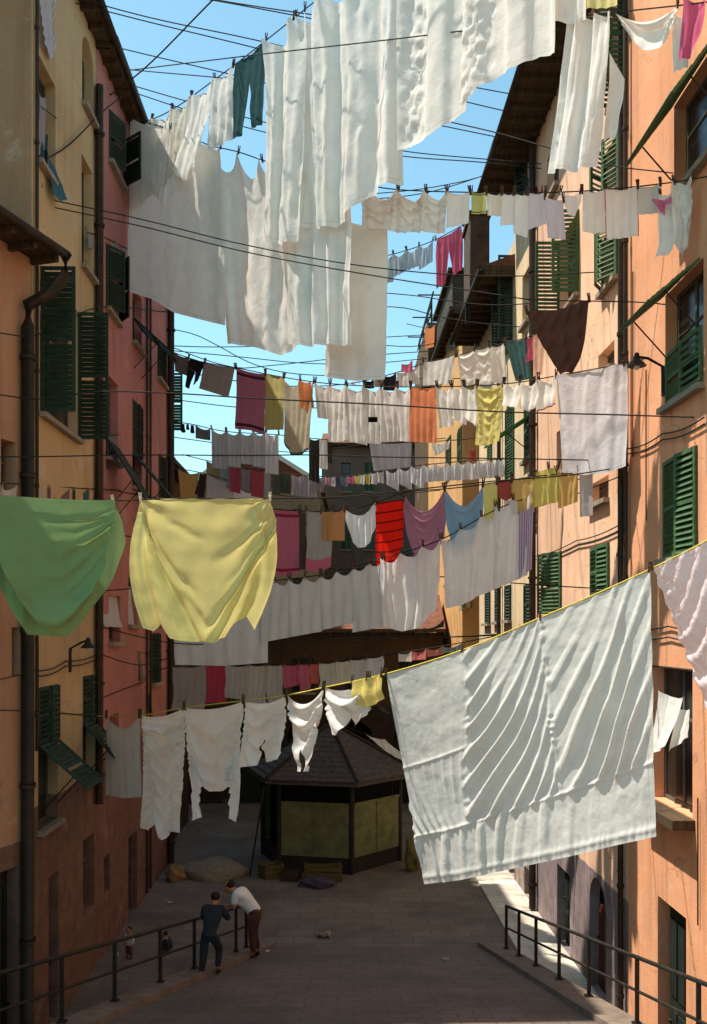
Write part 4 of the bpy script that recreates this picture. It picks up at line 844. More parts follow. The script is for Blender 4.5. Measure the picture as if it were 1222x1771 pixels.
# ------------------------------------------------------------------ pink towel line
MID = 'washing on the pink towel line'
g('G', 300, 327, [642,652], 'brown-grey rag nearest the red house corner', 'rag', col='#75695c', grp=MID, pins=[0,1], bx=(303,328), pegs=False, dy=(-2,-2))
g('G', 327, 356, [668,676,662], 'dark trousers hanging close to the red house', 'trousers', kind='trousers', col='#2c2a26', grp=MID, pins=[0,1], sag=.02, bx=(322,346), trans=.1)
g('G', 354, 407, [672,680,688], 'plain grey cloth between dark trousers and pink towel', 'cloth', col='#a79e92', grp=MID, pins=[0,1], sag=.02, bx=(344,396), trans=.2, amp=.012)
g('G', 409, 460, [742,744,752], 'pink towel with darker band near its hem', 'towel', col='#bd6c88', mode='ends', c2='#5a2a38', grp=MID, pins=[0,1], sag=.05, bx=(407,456), trans=.25, amp=.015)
g('G', 459, 492, [744,743], 'mustard yellow towel beside the pink one', 'towel', col='#bfb266', grp=MID, pins=[0,1], sag=.03, bx=(458,489), trans=.25, amp=.015)
g('G', 491, 543, [765,788,788,778], 'beige cloth with dark green scalloped trim', 'cloth', col='#b9ad90', mode='thinhem', c2='#4c5c4a', grp=MID, pins=[0,.55,1], sag=.5, bx=(490,532), amp=.03)
g('G', 522, 544, [706,712,704], 'small orange cloth beside the beige scalloped one', 'cloth', col='#df8344', grp=MID, pins=[0,1], back=.08, pegs=False)
for i, (a, b, c, l, ct) in enumerate([(546,572,[722,726],'white shirt directly right of the small orange cloth','shirt'),(570,600,[765,762],'white nightshirt with long narrow folds','nightshirt'),(598,632,[762,770],'white petticoat in the middle of the pink towel line','petticoat'),(630,660,[766,768],'white cloth with printed black label patch','cloth'),(658,688,[765,760],'plain white pillowcase before the orange towel','pillowcase'),(686,711,[762,764],'narrow white cloth touching the orange towel','cloth')]):
    g('G', a, b, c, l, ct, grp=MID, pins=[0,1], sag=.3, amp=.05, style='v', trans=.4, col=['#ebe6e0','#efe9e2','#e9e6e4','#e6e3e0','#e8e4e4','#ece6e6'][i])
m = MB(); a_, b_ = P(636, 726, 19.3), P(652, 735, 19.3); m.box((a_[0], 19.05, b_[2]), (b_[0], 19.055, a_[2])); o = GARM[-3]; m.build('label_patch', M['dark'], o)
g('G', 710, 756, [764,766], 'orange towel at the middle of the street', 'towel', col='#e08250', grp=MID, pins=[0,1], sag=.05, amp=.025, bx=(707,753), trans=.35)
for i, (a, b, c, l, ct) in enumerate([(756,782,[740,736],'white blouse just right of the orange towel','blouse'),(780,804,[722,735],'white vest with dark spots of shade','vest'),(802,826,[720,738],'white shirt touching the yellow towel','shirt'),(872,900,[702,706],'small white towel right after the yellow towel','towel'),(899,932,[705,712,700],'small white vest over the green shutters','vest'),(931,962,[712,700],'white pants with red hem beside the pale sheet','pants')]):
    g('G', a, b, c, l, ct, grp=MID, pins=[0,1], sag=.25, amp=.05, trans=.4, edge=2, **({'mode': 'thinhem', 'c2': '#a8404c'} if i == 5 else {}))
g('G', 824, 871, [770,772,764], 'yellow towel at the bright side of the street', 'towel', col='#d6c968', grp=MID, pins=[0,1], sag=.1, amp=.03, style='vs', bx=(823,868), trans=.4)
g('G', 962, 1085, [818,822,818,806], 'large pale grey sheet with faint crease line', 'sheet', col='#e4dcdc', grp=MID, pins=[0,.94,1], sag=.0, amp=.022, style='w', lam=.5, bx=(976,1083), trans=.3, wind=.02)
# ------------------------------------------------------------------ line behind
HB = 'washing on the line behind the yellow towel'
for a, b, c, l, ct, col in [(604,622,[662],'tiny white cloth far left behind the black ones','cloth','#dcd8d0'),(631,647,[672],'small black cloth, one of two behind the white shirts','cloth','#1d1b1a'),(648,664,[668],'small brown-grey cloth between two black ones','cloth','#8b7f74'),(664,686,[676],'small black vest beside a white cloth','vest','#1d1b1a'),(686,708,[668],'small white towel right of the black vest','towel','#e6e2dc'),(706,726,[664],'small white cloth under the pink scrap','cloth','#e2dfda'),(697,716,[645],'small pink cloth at the sky edge','cloth','#d0587c')]:
    g('H', a, b, c*2, l, ct, col=col, grp=HB, pins=[0,1], pegs=False, amp=.03, dy=((-10,-10) if 'pink' in l and 'scrap' not in l else (0,0)), back=(.06 if 'pink cloth' in l else 0))
g('H', 734, 790, [668,664], 'pale grey-white pillowcase behind the white blouse', 'pillowcase', grp=HB, pins=[0,1], sag=.04, amp=.015, bx=(733,782), col='#dedbd2', back=.05)
g('H', 793, 848, [670,664,668], 'white cloth draped above the yellow towel', 'cloth', grp=HB, pins=[0,.55,1], sag=.1, bx=(798,852), style='s', amp=.03, back=.05)
g('H', 846, 873, [660,664], 'white scarf hanging left of the teal towel', 'scarf', grp=HB, pins=[0,1], sag=.1, bx=(846,874))
line('H2', [(760,622),(780,618),(832,600),(862,592),(905,580)], 44, 25, 'slack string behind the white pillowcases')
g('H2', 779, 833, [622,608,600], 'dark teal cloth in shade under the roofs', 'cloth', col='#2f5f5c', grp=HB, pins=[0,1], pegs=False, dy=(-4,-18), bx=(782,836))
g('H2', 846, 862, [624,612], 'little orange cloth under the roofs', 'cloth', col='#cf7a3e', grp=HB, pins=[0,1], pegs=False, dy=(-2,0))
g('H', 874, 910, [660,656], 'teal towel hanging aslant beside the brown shawl', 'towel', kind='sheet', col='#467377', grp=HB, pins=[0,1], bx=(893,918), amp=.03, trans=.3, sag=.03)
g('H', 909, 924, [628,620], 'small pink cloth tucked beside the brown shawl', 'cloth', col='#c94f70', grp=HB, pins=[0,1], pegs=False)
g('H', 922, 944, [652,648], 'small peach cloth behind the brown shawl', 'cloth', col='#dcae90', grp=HB, pins=[0,1], pegs=False, bx=(922,940))
# ------------------------------------------------------------------ sock line
SK = 'washing on the sock line'
for a, b, c, l in [(311,321,748,'dark sock nearest the red house corner'),(321,328,744,'dark sock between two others near the corner'),(328,337,750,'third dark sock near the red house corner')]:
    g('I', a, b, [c], l, 'sock', kind='sock', col='#2d2926', grp=SK, pins=[0,1], pegs=False, amp=.02, trans=.1)
g('I', 338, 364, [758,762], 'small grey cloth next to the dark socks', 'cloth', col='#6f6b64', grp=SK, pins=[0,1], pegs=False)
for i, (a, b, c) in enumerate([(366,392,808),(391,416,806),(415,440,802),(439,462,808),(461,484,820)]):
    g('I', a, b, [c, c+3], ['pale grey shirt just right of the small grey cloth','pale shirt under the pink towel corner','pale shirt directly below the pink towel hem','pale shirt under the mustard towel','longest pale shirt touching the white roof edge'][i], 'shirt', grp=SK, pins=[0,1], sag=.2, amp=.06, col=['#bdb8b4','#c4c0bc','#c9c4c0','#cfcac6','#dedad6'][i], trans=.4, back=.05*i)
g('I', 534, 552, [830,836], 'dark cloth beneath the beige scalloped one', 'cloth', col='#3b332b', grp=SK, pins=[0,1], pegs=False)
g('I', 552, 566, [810,812], 'narrow white cloth between two dark ones', 'cloth', grp=SK, pins=[0,1], pegs=False)
g('I', 566, 574, [800,802], 'thin dark strip of cloth below the white shirts', 'cloth', col='#3a322c', grp=SK, pins=[0,1], pegs=False)
g('I', 638, 712, [815,812,808], 'grey-lilac sheet below the white petticoats', 'sheet', col='#bdb9c0', grp=SK, pins=[0,1], sag=.03, amp=.02, bx=(646,710), trans=.25)
g('I', 745, 778, [790,782,776], 'white crumpled cloth below the white blouse', 'cloth', grp=SK, pins=[0,1], bx=(752,776), amp=.05, pegs=False)
g('I', 812, 822, [800,796], 'tiny red cloth at a far window', 'cloth', col='#b83a34', grp=SK, pins=[0,1], pegs=False, dy=(20,20))
# ------------------------------------------------------------------ tiny far clothes
TY = 'tiny clothes on the crowded line'
for a, b, c, l, ct, col in [(357,378,835,'small tan towel by the gable','towel','#a58a58'),(380,398,842,'small blue-grey cloth beside the tan towel','cloth','#8b9698'),(398,416,850,'small crimson vest between grey cloths','vest','#b23f55'),(417,434,846,'small mauve cloth between two reds','cloth','#94808a'),(434,456,858,'small red shirt near the yellow cloth corner','shirt','#b8434a')]:
    g('J', a, b, [c, c+4], l, ct, col=col, grp=TY, pins=[0,1], sag=.12, amp=.04, pegs=False)
g('J', 457, 469, [880], 'pale towel hanging just right of the red shirt', 'towel', col='#a8a29c', grp=TY, pins=[0,1], pegs=False)
for i, (x, w, c, col, l, ct) in enumerate([(470,14,855,'#5e5c50','dark grey cloth right of the pale towel','cloth'),(484,18,852,'#47503a','dark green shirt on the crowded line','shirt'),(504,20,856,'#a89aa2','lilac cloth on the crowded line','cloth'),(524,22,858,'#a39ba0','grey-lilac cloth beside the lilac one','cloth'),(546,14,850,'#8d8a8a','grey vest on the crowded line','vest'),(562,9,838,'#cf93a4','pale pink cloth on the crowded line','cloth'),(572,8,840,'#d6d0cc','white cloth right of the pale pink','cloth'),(581,8,842,'#4c5672','navy cloth on the crowded line','cloth'),(590,11,840,'#7a7f8c','slate cloth on the crowded line','cloth'),(602,10,836,'#d1648a','rose cloth on the crowded line','cloth'),(613,9,836,'#d8c86a','yellow cloth on the crowded line','cloth'),(623,8,837,'#e2dcc8','cream cloth after the tiny yellow one','cloth'),(632,8,837,'#cdbb58','mustard cloth on the crowded line','cloth'),(641,10,836,'#dcd8d6','white cloth after the tiny mustard one','cloth'),(652,12,834,'#c9c5c8','light grey cloth before the white row','cloth')]):
    g('J', x, x+w, [c, c+2], l, ct, col=col, grp=TY, pins=[0,1], sag=.15, amp=.04, pegs=False)
TW2 = 'row of small white cloths on the crowded line'
ws = [668,690,712,733,753,772,791,809,827,844,862,876]
for i, (a, b) in enumerate(zip(ws, ws[1:])):
    g('J', a, b, [838-1.2*i, 836-1.2*i+(14 if i < 3 else 0)], 'small white scalloped cloth, %s of the white row' % ['first','second','third','fourth','fifth','sixth','seventh','eighth','ninth','tenth','last'][i], 'cloth', grp=TW2, pins=[0,1], sag=.3, amp=.06, pegs=False, col='#d9d5d8', trans=.4)
g('J2', 308, 344, [862,866,862], 'tan orange cloth hung at the red house corner', 'cloth', col='#b98c45', pins=[0,1], bx=(312,334), pegs=False, amp=.02)
g('J2', 344, 356, [862], 'dark narrow cloth beside the tan orange one', 'cloth', col='#2f2a22', pins=[0,1], pegs=False, bx=(340,352))
g('J2', 356, 402, [864,868,862], 'grey-lilac cloth peeping above the yellow cloth', 'cloth', col='#b5adb2', pins=[0,1], pegs=False, sag=.1)
g('J2', 402, 452, [868,866], 'white cloth just above the yellow cloth corner', 'cloth', col='#d4ced0', pins=[0,1], pegs=False, sag=.2)
# ------------------------------------------------------------------ red striped towel line
KG = 'washing on the red striped towel line'
g('K', 464, 518, [992,996,993], 'crimson pink towel behind the yellow cloth', 'towel', col='#bb5c72', grp=KG, pins=[0,1], sag=.02, amp=.02, mode='ends', c2='#8e2c44')
g('K', 518, 534, [985], 'dark scarf twisted in a loop', 'scarf', col='#4a3a34', grp=KG, pins=[0,1], pegs=False, bx=(514,526))
g('K', 530, 578, [985,990,980], 'grey cloth with a wide pink hem', 'cloth', col='#a59e93', mode='hem', c2='#c2687c', grp=KG, pins=[0,1], sag=.02, bx=(526,572), amp=.02)
g('K', 559, 599, [934,936], 'small orange-brown towel next to the white vest', 'towel', col='#cf8a48', grp=KG, pins=[0,1], sag=.06, amp=.02, back=.06)
g('K', 600, 650, [930,948,945,925], 'white vest with scooped neck', 'vest', kind='bag', col='#e8ebe8', grp=KG, pins=[0,1], sag=.28, amp=.05, trans=.35)
g('K', 648, 698, [988,988,980], 'bright red towel with dark stripes', 'towel', col='#f0281c', mode='stripes', c2='#7e1a16', grp=KG, pins=[0,1], sag=.0, amp=.015, bx=(655,697), trans=.3, dy=(0,12))
g('K', 697, 768, [940,968,976,972,940], 'mauve pink blouse hanging in a deep scoop', 'blouse', kind='bag', col='#b0728c', grp=KG, pins=[0,1], sag=.52, amp=.04, style='s', trans=.35, bulge=(0,3))
g('K', 770, 835, [930,954,958,950,925], 'light blue blouse hanging in a deep scoop', 'blouse', kind='bag', col='#7fa6c2', grp=KG, pins=[0,1], sag=.5, amp=.04, style='s', trans=.35)
g('K', 836, 860, [905,908], 'bright yellow narrow cloth beside the blue blouse', 'cloth', col='#ddd36a', grp=KG, pins=[0,1], sag=.05, amp=.02)
g('K', 860, 886, [860,866,858], 'dark red small cloth with a rounded hem', 'cloth', col='#a8473c', grp=KG, pins=[0,1], sag=.02, amp=.02)
g('K', 884, 924, [892,886], 'ochre cloth between dark red and yellow cloths', 'cloth', col='#cda550', grp=KG, pins=[0,1], sag=.03, amp=.02)
g('K', 922, 966, [878,872,868], 'yellow cloth with pointed top near the pale sheet', 'cloth', col='#d9c754', grp=KG, pins=[0,.6,1], sag=.03, amp=.03, dy=(-8,-14))
g('K', 962, 1000, [880,868], 'amber cloth overlapping the yellow one', 'cloth', col='#d9a94e', grp=KG, pins=[0,1], sag=.03, amp=.03, dy=(-4,0), bx=(966,998))
g('K', 1002, 1025, [894,892], 'narrow grey towel under the large pale sheet', 'towel', col='#b9b2ae', grp=KG, pins=[0,1], sag=.03, amp=.02)
g('K', 866, 888, [925,915], 'pale pink vest below the dark red cloth', 'vest', kind='bag', col='#e0c4cc', grp=KG, pins=[0,1], pegs=False, dy=(28,28), back=-.2)
# ------------------------------------------------------------------ long row of sheets
RW = 'long grey-white sheets in a row'
g('L', 298, 462, [1150,1152,1146], 'grey-white sheet mostly behind the yellow cloth', 'sheet', grp=RW, amp=.02, pins=[0,.5,1], sag=.03, col='#cfccc4', pegs=False, trans=.2)
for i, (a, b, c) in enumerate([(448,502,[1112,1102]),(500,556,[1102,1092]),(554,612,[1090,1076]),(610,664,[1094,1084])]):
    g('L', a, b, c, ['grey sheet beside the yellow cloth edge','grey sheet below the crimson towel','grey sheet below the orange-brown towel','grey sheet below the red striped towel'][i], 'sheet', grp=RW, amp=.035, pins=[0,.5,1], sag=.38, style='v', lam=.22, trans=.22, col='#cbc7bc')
g('L', 660, 762, [1084,1092,1086,1050], 'white sheet in sun below the mauve blouse', 'sheet', grp=RW, amp=.08, pins=[0,.33,.7,1], sag=.3, style='v', lam=.25, trans=.48, col='#f2eeea', bx=(664,758), wind=.1)
g('L', 764, 862, [1052,1046,1030,1020], 'white sheet in sun below the blue blouse', 'sheet', grp=RW, amp=.08, pins=[0,.33,.7,1], sag=.25, style='v', lam=.25, trans=.48, col='#f2eeea', bx=(772,858), wind=.1)
g('L', 856, 918, [1020,1008,995], 'white sheet in sun nearest the dark downpipe', 'sheet', grp=RW, amp=.08, pins=[0,.5,1], sag=.25, style='v', lam=.22, trans=.48, col='#f2eeea', bx=(856,912), wind=.1, dy=(-6,-4))
g('L', 900, 924, [1000,985], 'lilac striped shirt by the dark downpipe', 'shirt', grp=RW, col='#cdb3cb', mode='vstripes', c2='#8f7ba0', pins=[0,1], pegs=False, back=.12, dy=(20,18), bx=(898,920))
g('L', 728, 764, [1092,1084], 'small dark patched cloth at the white sheet corner', 'cloth', grp=RW, col='#3a342e', pins=[0,1], pegs=False, dy=(140,138), back=-.15)
# ------------------------------------------------------------------ low line
LW = 'small washing on the low line'
for a, b, c, l, ct, col in [(300,357,[1226,1230],'grey cloth first on the low line','cloth','#aaa69a'),(357,392,[1216,1214],'crimson towel on the low line','towel','#c03a52'),(391,430,[1206,1212],'grey-white vest right of the crimson towel','vest','#bcb9ae'),(430,462,[1216,1218],'pale grey towel at the middle of the low line','towel','#c2bfb4'),(460,490,[1214,1216],'pale grey towel touching the pink cloths','towel','#bab8ae'),(490,518,[1190,1184],'pink ragged cloth on the low line','cloth','#c95a78'),(516,536,[1196,1190],'longer pink cloth beside the ragged pink one','cloth','#cf6480'),(535,551,[1182],'coral cloth ending the pink group','cloth','#d2604e'),(552,582,[1190,1186],'pale green-white cloth after the pink group','cloth','#c8c8b4'),(582,606,[1186,1180],'white cloth with yellow edges','cloth','#d2cfb4'),(606,634,[1182,1176],'pale cloth above the white baby suit','cloth','#c9c8c4'),(632,664,[1172,1166],'white cloth above the yellow rag','cloth','#cfcdd0')]:
    g('M', a, b, c if len(c) > 1 else c*2, l, ct, col=col, grp=LW, pins=[0,1], sag=.08, amp=.03, trans=.25, edge=2)
for a, b, c, l, ct, col in [(690,712,[1144],'tiny white cloth beside the big sheet seam','cloth','#dcd8d4'),(712,738,[1142,1140],'small red knitted cloth behind the big sheet','cloth','#c86a62'),(738,765,[1136,1132],'small coral cloth behind the big sheet','cloth','#cf8070'),(765,800,[1130,1126],'small green-grey cloth behind the big sheet','cloth','#7d8f80')]:
    g('M', a, b, c*2 if len(c) == 1 else c, l, ct, col=col, grp=LW, pins=[0,1], pegs=False)
# ------------------------------------------------------------------ near white shirts
NW = 'white underclothes on the yellow clothesline'
g('N', 188, 245, [1374,1380,1378], 'plain grey-white towel first on the yellow clothesline', 'towel', grp=NW, bx=(185,246), pins=[0,1], sag=.38, amp=.012, trans=.2, col='#cfc9c0', back=.04)
g('N', 244, 320, [1430,1436,1424,1452,1436,1440], 'long white nightshirt with swagged folds', 'nightshirt', grp=NW, bx=(250,314), pins=[0,1], sag=.1, amp=.075, style='s', lam=.23, col='#f6f3ec', trans=.4, bulge=(4,2), wind=.05)
g('N', 318, 421, [1418,1420], 'white undershirt hung by its hem with dangling sleeves', 'undershirt', kind='shirtdown', grp=NW, bx=(322,420), pins=[0,1], sag=.08, amp=.075, style='s', lam=.232, col='#f6f3ec', trans=.4)
g('N', 422, 496, [1326,1318], 'white drawers with two short legs', 'drawers', kind='drawers', grp=NW, bx=(422,496), pins=[0,1], sag=.12, amp=.075, style='s', lam=.23, col='#f4f1ea', trans=.4)
g('N', 497, 560, [1334,1332], 'white baby suit with narrow legs', 'baby suit', kind='combi', grp=NW, bx=(497,560), pins=[0,1], sag=.34, amp=.075, style='s', lam=.23, col='#ebe6de', trans=.4)
g('N', 562, 640, [1265,1280,1250], 'white bunched baby clothes beside the yellow rag', 'baby clothes', kind='bunch', grp=NW, bx=(556,640), pins=[0,1], amp=.075, style='s', lam=.23, col='#efebe4', trans=.4)
g('N', 615, 666, [1218,1222,1208], 'small yellow rag where the big sheet begins', 'rag', grp=NW, col='#e6cc5e', pins=[0,.5,1], sag=.06, amp=.03, back=.05, edge=3, trans=.3)
# ------------------------------------------------------------------ big front sheet
def front(a, b, W, H, q):
    seam = .775-.055*a
    rid = lambda m_, w_=.55: np.exp(-((np.sin(2*np.pi*m_)-1)/w_)**2)*1.7-.42
    s1, s2 = .29+.015*np.sin(b*8)-.05*b, .585+.05*b
    wob = .34*vn(a*3.2, b*2.4, 3, 2)
    x1 = np.clip(a/s1, 0, 1.2); x2 = np.clip((a-s1)/(s2-s1), 0, 1); x3 = np.clip((a-s2)/(1-s2), 0, 1)
    k = np.clip(b/seam, 0, 1)
    g1 = rid(x1*6.5-2.6*k**5*(1-x1)+.35*wob+.2, .6)*.016*np.clip((k-.5)*3.2, .08, 1)
    g2 = rid(9.0*b-3.6*np.log(1-.72*x2)+wob)*.036*np.clip(.45+1.2*k, 0, 1)*np.clip(1.35-x2, .25, 1)
    g3 = rid(6.2*b-3.6*np.log(1-.8*np.minimum(x3,.78))+5.*np.clip(x3-.78,0,1)+.55*wob+.3)*.042*np.clip(.40+.9*k, 0, 1)*np.clip(.62+.6*vn(x3*4, b*3, 8, 2)+.1*x3, .15, 1.1)*(1-.75*np.clip((x3-.84)*7, 0, 1))
    m1 = 1/(1+np.exp(-(a-s1)*160)); m2 = 1/(1+np.exp(-(a-s2)*160))
    up = g1*(1-m1)+g2*m1*(1-m2)+g3*m2
    flat = np.clip(1.15-np.exp(-((a-.44)/.1)**2-((b-.12)/.16)**2)*1.1, .05, 1)
    low = rid(a*11+.45*vn(a*4, b*1.2, 4)+.25*(b-.75)*4, .5)*.028*np.clip(1.1-1.0*a+.7*vn(a*6, b*.6, 6), .06, 1.0)
    s = 1/(1+np.exp(-(b-seam)*90))
    D = up*flat*(1-s)+s*low
    D = D+.013*np.exp(-((b-seam)/.008)**2)+.009*np.exp(-((b-.968)/.012)**2)+.005*np.exp(-((b-.968)/.028)**2)*np.sin(2*np.pi*(a*30+.9*vn(a*9, b, 2)))
    for sv in (s1, s2): D = D+.011*np.exp(-((a-sv)/.007)**2)*(b < seam)+.005*np.sin(2*np.pi*(b*14+1.5*vn(b*6, a*3, 7)))*np.exp(-((a-sv)/.016)**2)*(b < seam)
    D = D+.010*np.exp(-((b-.45+.10*a)/.007)**2)*(1-m1)
    return D+.09*np.sin(a*3.1+.6)*b+.012*vn(a*W*2.0, b*H*1.4, 9)+.0025*vn(a*W*11, b*H*9, 5)
g('N', 668, 1124, [1528,1520,1506,1492,1478,1462,1448], 'big wrinkled white sheet with seams filling the foreground', 'sheet', bx=(737,1128), pins=[0,.29,.585,1], sag=.012, fn=front, res=220, bump=.14, col='#d3d2ca', trans=.2, grp='near sheets')
g('N', 1128, 1262, [1186,1330,1380], 'pinkish lace cloth stretched at the frame edge', 'lace cloth', bx=(1210,1330), pins=[0,1], sag=.0, style='dp', amp=.05, lam=.2, col='#eadde0', trans=.35, grp='near sheets', puck=True)
# ------------------------------------------------------------------ green and yellow cloths
def greenf(a, b, W, H, q):
    c = .42; st = np.clip(1-np.abs((a-c)/.58)**1.7, 0, 1); psi = b/(st+.08)+.04*vn(a*3, b*3, 2)
    rr = np.hypot(b*H, (.9-a)*W); right = np.clip((a-.35)*3, 0, 1)
    D = sum(A_*np.exp(-((psi-c_)/w_)**2)*np.clip(.2+e_+right*(1-e_), 0, 1)*np.clip(.55+.6*vn(a*2, c_*7, 3), .1, 1) for c_, w_, A_, e_ in ((.16, .03, .05, 0), (.27, .03, .05, 0), (.38, .04, .06, .1), (.55, .05, .05, .2), (.72, .05, .05, .3)))*np.clip(rr*2.5, 0, 1)
    D = D+.20*np.exp(-((psi-.90)/.09)**2)*np.clip(b*2, 0, 1)-.22*np.clip((psi-.97)*5, 0, 1)*np.clip(b*2.5, 0, 1)
    for k_, w_ in ((.86, .03), (.93, .03)): D = D+.05*np.exp(-((a-k_-.03*np.sin(b*5))/w_)**2)*np.clip(b*5, 0, 1)
    return D+.018*vn(a*W*2.5, b*H*2, 5)+.05*b
gc = g('P', -28, 222, [1086,1100,1104,1104,1096], 'green cloth draped in a deep fold at the frame edge', 'cloth', kind='cloak', col='#7a9d60', style='v', amp=.03, wind=-.12, trans=.2, pins=[.02,.9], sag=0., grp='near coloured cloths', pmat='lpeg', res=70, back=-.06, bump=.18)
gf_ = g('P', -28, 222, [1074,1084,1088,1086,1078], '', None, name='front_fold', kind='uflap', fn=greenf, bump=.18, col='#7a9d60', trans=.3, pins=[.02,.9], sag=0., pegs=False, res=120, back=.06)
for k_ in ('group', 'label', 'category'):
    if k_ in gf_: del gf_[k_]
gf_.parent = gc; gf_.location = gf_.location-gc.location; GARM.remove(gf_)
def rrm(a, b, W, H): return np.minimum(np.hypot(a*W, b*H), np.hypot((1-a)*W, b*H))
def yellf(a, b, W, H, q):
    sg = np.clip(4*a*(1-a), 0, 1)
    st = 1-np.abs(2*a-1.06)**1.35; psi = b/(np.clip(st, 0, 1)+.10)+.05*vn(a*3, b*3, 4)
    D = sum(A_*np.exp(-((psi-c_)/w_)**2)*np.clip(.25+e_*vn(a*2.2, c_*9, 6), 0, 1) for c_, w_, A_, e_ in ((.27, .035, .045, .8), (.44, .05, .05, .9), (.68, .06, .10, .35), (.80, .035, .05, .9), (.94, .07, .20, .1)))*np.clip(b*4, 0, 1)*np.clip(rrm(a, b, W, H)*2.2, 0, 1)*2.0
    D = D-.12*np.clip((psi-1.0)*6, 0, 1)*np.clip(b, 0, 1)
    for c, w_ in ((.035, .05), (.10, .03), (.955, .055), (.885, .03)): D = D+.085*np.exp(-((a-c+.03*np.sin(b*4+c*9))/w_)**2)*np.clip(b*5, 0, 1)*(1-.3*b)
    for c in (0., 1.):
        x = (a-c)*W; ang = np.arctan2(np.abs(x)+.01, b*H+.03); rr = np.hypot(x, b*H)
        D = D+.028*np.sin(ang*9+c*2+.5*qn(rr*4, q))*np.exp(-rr*1.6)*np.clip(rr*5, 0, 1)
    D = D+.05*np.sin(2*np.pi*a*3.2+.6)*np.clip(b-.6, 0, 1)
    return D+.015*qn(a*W*7+b*4, q)+.006*qn(b*H*15, q)
g('P', 242, 466, [1086,1092,1078,1104,1108,1110,1108,1112,1106,1102,1078,1066,1090], 'pale yellow cloth with soft swagged folds', 'cloth', fn=yellf, bump=.18, col='#dbd37c', trans=.38, pins=[0,1], sag=0., bx=(252,444), bulge=(-24,22), grp='near coloured cloths', pmat='lpeg', res=130)
for a, b, c, l, col in [(0,26,[868],'white collar tip peeping above the green cloth edge','#cfc9c4'),(52,72,[868],'white pointed cloth above the green cloth','#c9c4c0'),(80,116,[868],'mauve cloth peeping above the green cloth','#8a6f78'),(124,148,[868],'teal rag peeping above the green cloth','#3f6a6a'),(150,170,[868],'grey-pink rag above the green cloth corner','#957a80')]:
    g('Q', a, b, c*2, l, 'cloth', col=col, grp='rags peeping over the green cloth', pins=[0,1], sag=.5, pegs=False, amp=.05, dy=(-4,2))
g('S', 172, 253, [1083,1086,1084], 'grey-white cloth between the green and yellow cloths', 'cloth', col='#c5c0be', mode='centre', c2='#a8606a', pins=[0,.5,1], sag=.06, pegs=False, amp=.012, trans=.2)
# ------------------------------------------------------------------ cloths at the house walls
def wallline(key, fac, pts, o, label):
    q = [(px, py) for px, py in pts]; LN[key] = Line(q, float(fac.p(fac.s_px(q[0][0]), 0, o)[1]), float(fac.p(fac.s_px(q[-1][0]), 0, o)[1]))
    m = MB(); m.tube([LN[key].pt(x) for x in np.linspace(q[0][0], q[-1][0], 6)], .009, 5); tag(m.build('drying_string', M['rope'], None, loc=tuple(LN[key].pt(q[0][0])), smooth=True), label, 'string', 'drying strings at the windows')
wallline('w1', fL2, [(64,-20),(98,-12)], .25, 'short string at the topmost ochre window')
g('w1', 66, 96, [80,105,90], 'white and lilac shirt at the topmost ochre window', 'shirt', col='#cfc9d0', pins=[0,1], pegs=False, bx=(74,92), style='vd')
wallline('w2', fL2, [(64,180),(98,205)], .3, 'short string at the ochre window with teal cloth')
g('w2', 66, 82, [330,336], 'dark teal cloth hung at the ochre window', 'cloth', col='#3a585a', pins=[0,1], pegs=False, dy=(40,40))
g('w2', 78, 96, [335,348,345], 'teal towel flying out from the ochre window', 'towel', col='#3f7280', pins=[0,1], pegs=False, dy=(60,90), bx=(90,116))
g('w2', 66, 78, [270,260], 'grey-lilac cloth above the teal ones', 'cloth', col='#a9a2a6', pins=[0,1], pegs=False, dy=(-20,-20))
line('w3', [(150,402),(178,410),(222,432),(240,440)], 18.6, 23.5, 'string across the red wall with pale cloths')
g('w3', 151, 178, [428,432], 'pale grey cloth on the red wall string', 'cloth', col='#a9a39c', pins=[0,1], pegs=False)
g('w3', 178, 198, [436,438], 'second pale cloth on the red wall string', 'cloth', col='#b4aea6', pins=[0,1], pegs=False, dy=(2,2))
g('w3', 198, 222, [438,446], 'lilac-grey cloth last on the red wall string', 'cloth', col='#b0a8a8', pins=[0,1], pegs=False, dy=(-4,-4))
wallline('w4', fL3, [(182,752),(206,752)], .3, 'short string at the red house window')
g('w4', 183, 204, [812,806], 'ragged grey net cloth at the red house window', 'cloth', col='#8a837c', pins=[0,1], pegs=False, bx=(188,200))
wallline('w5', fL3, [(236,1126),(264,1134)], .5, 'short string by the olive cloth')
g('w5', 239, 260, [1178,1172], 'olive cloth hanging on the red wall', 'cloth', col='#8c9070', pins=[0,1], pegs=False, bx=(241,254))
line('w6', [(248,1176),(270,1178),(306,1180),(326,1178)], 24.1, 33.8, 'string with the dark green panel cloth')
g('w6', 252, 305, [1236,1238], 'dark green blanket near the olive cloth', 'blanket', col='#3d5a50', pins=[0,1], pegs=False, sag=.02, amp=.012)
wallline('w7', fR1, [(1128,1152),(1198,1160)], .06, 'string across the dark opening in the orange house')
g('w7', 1142, 1182, [1302,1300,1290], 'white cloth swinging in the dark wall opening', 'cloth', pins=[0,1], dy=(40,48), bx=(1138,1160), pegs=False, amp=.04, style='v', trans=.4)
g('w7', 1172, 1196, [1300,1275], 'narrow white cloth behind the swinging one', 'cloth', pins=[0,1], dy=(66,66), bx=(1156,1190), pegs=False, amp=.04, trans=.4)
line('w8', [(572,1244),(628,1268),(660,1276),(700,1300),(760,1322),(880,1345)], 28.6, 26.7, 'string behind the kiosk roof')
g('w8', 630, 702, [1276,1296,1310,1322], 'white cloth strip hanging behind the kiosk roof', 'cloth', pins=[0,.5,1], pegs=False, dy=(-2,0), bx=(640,706))

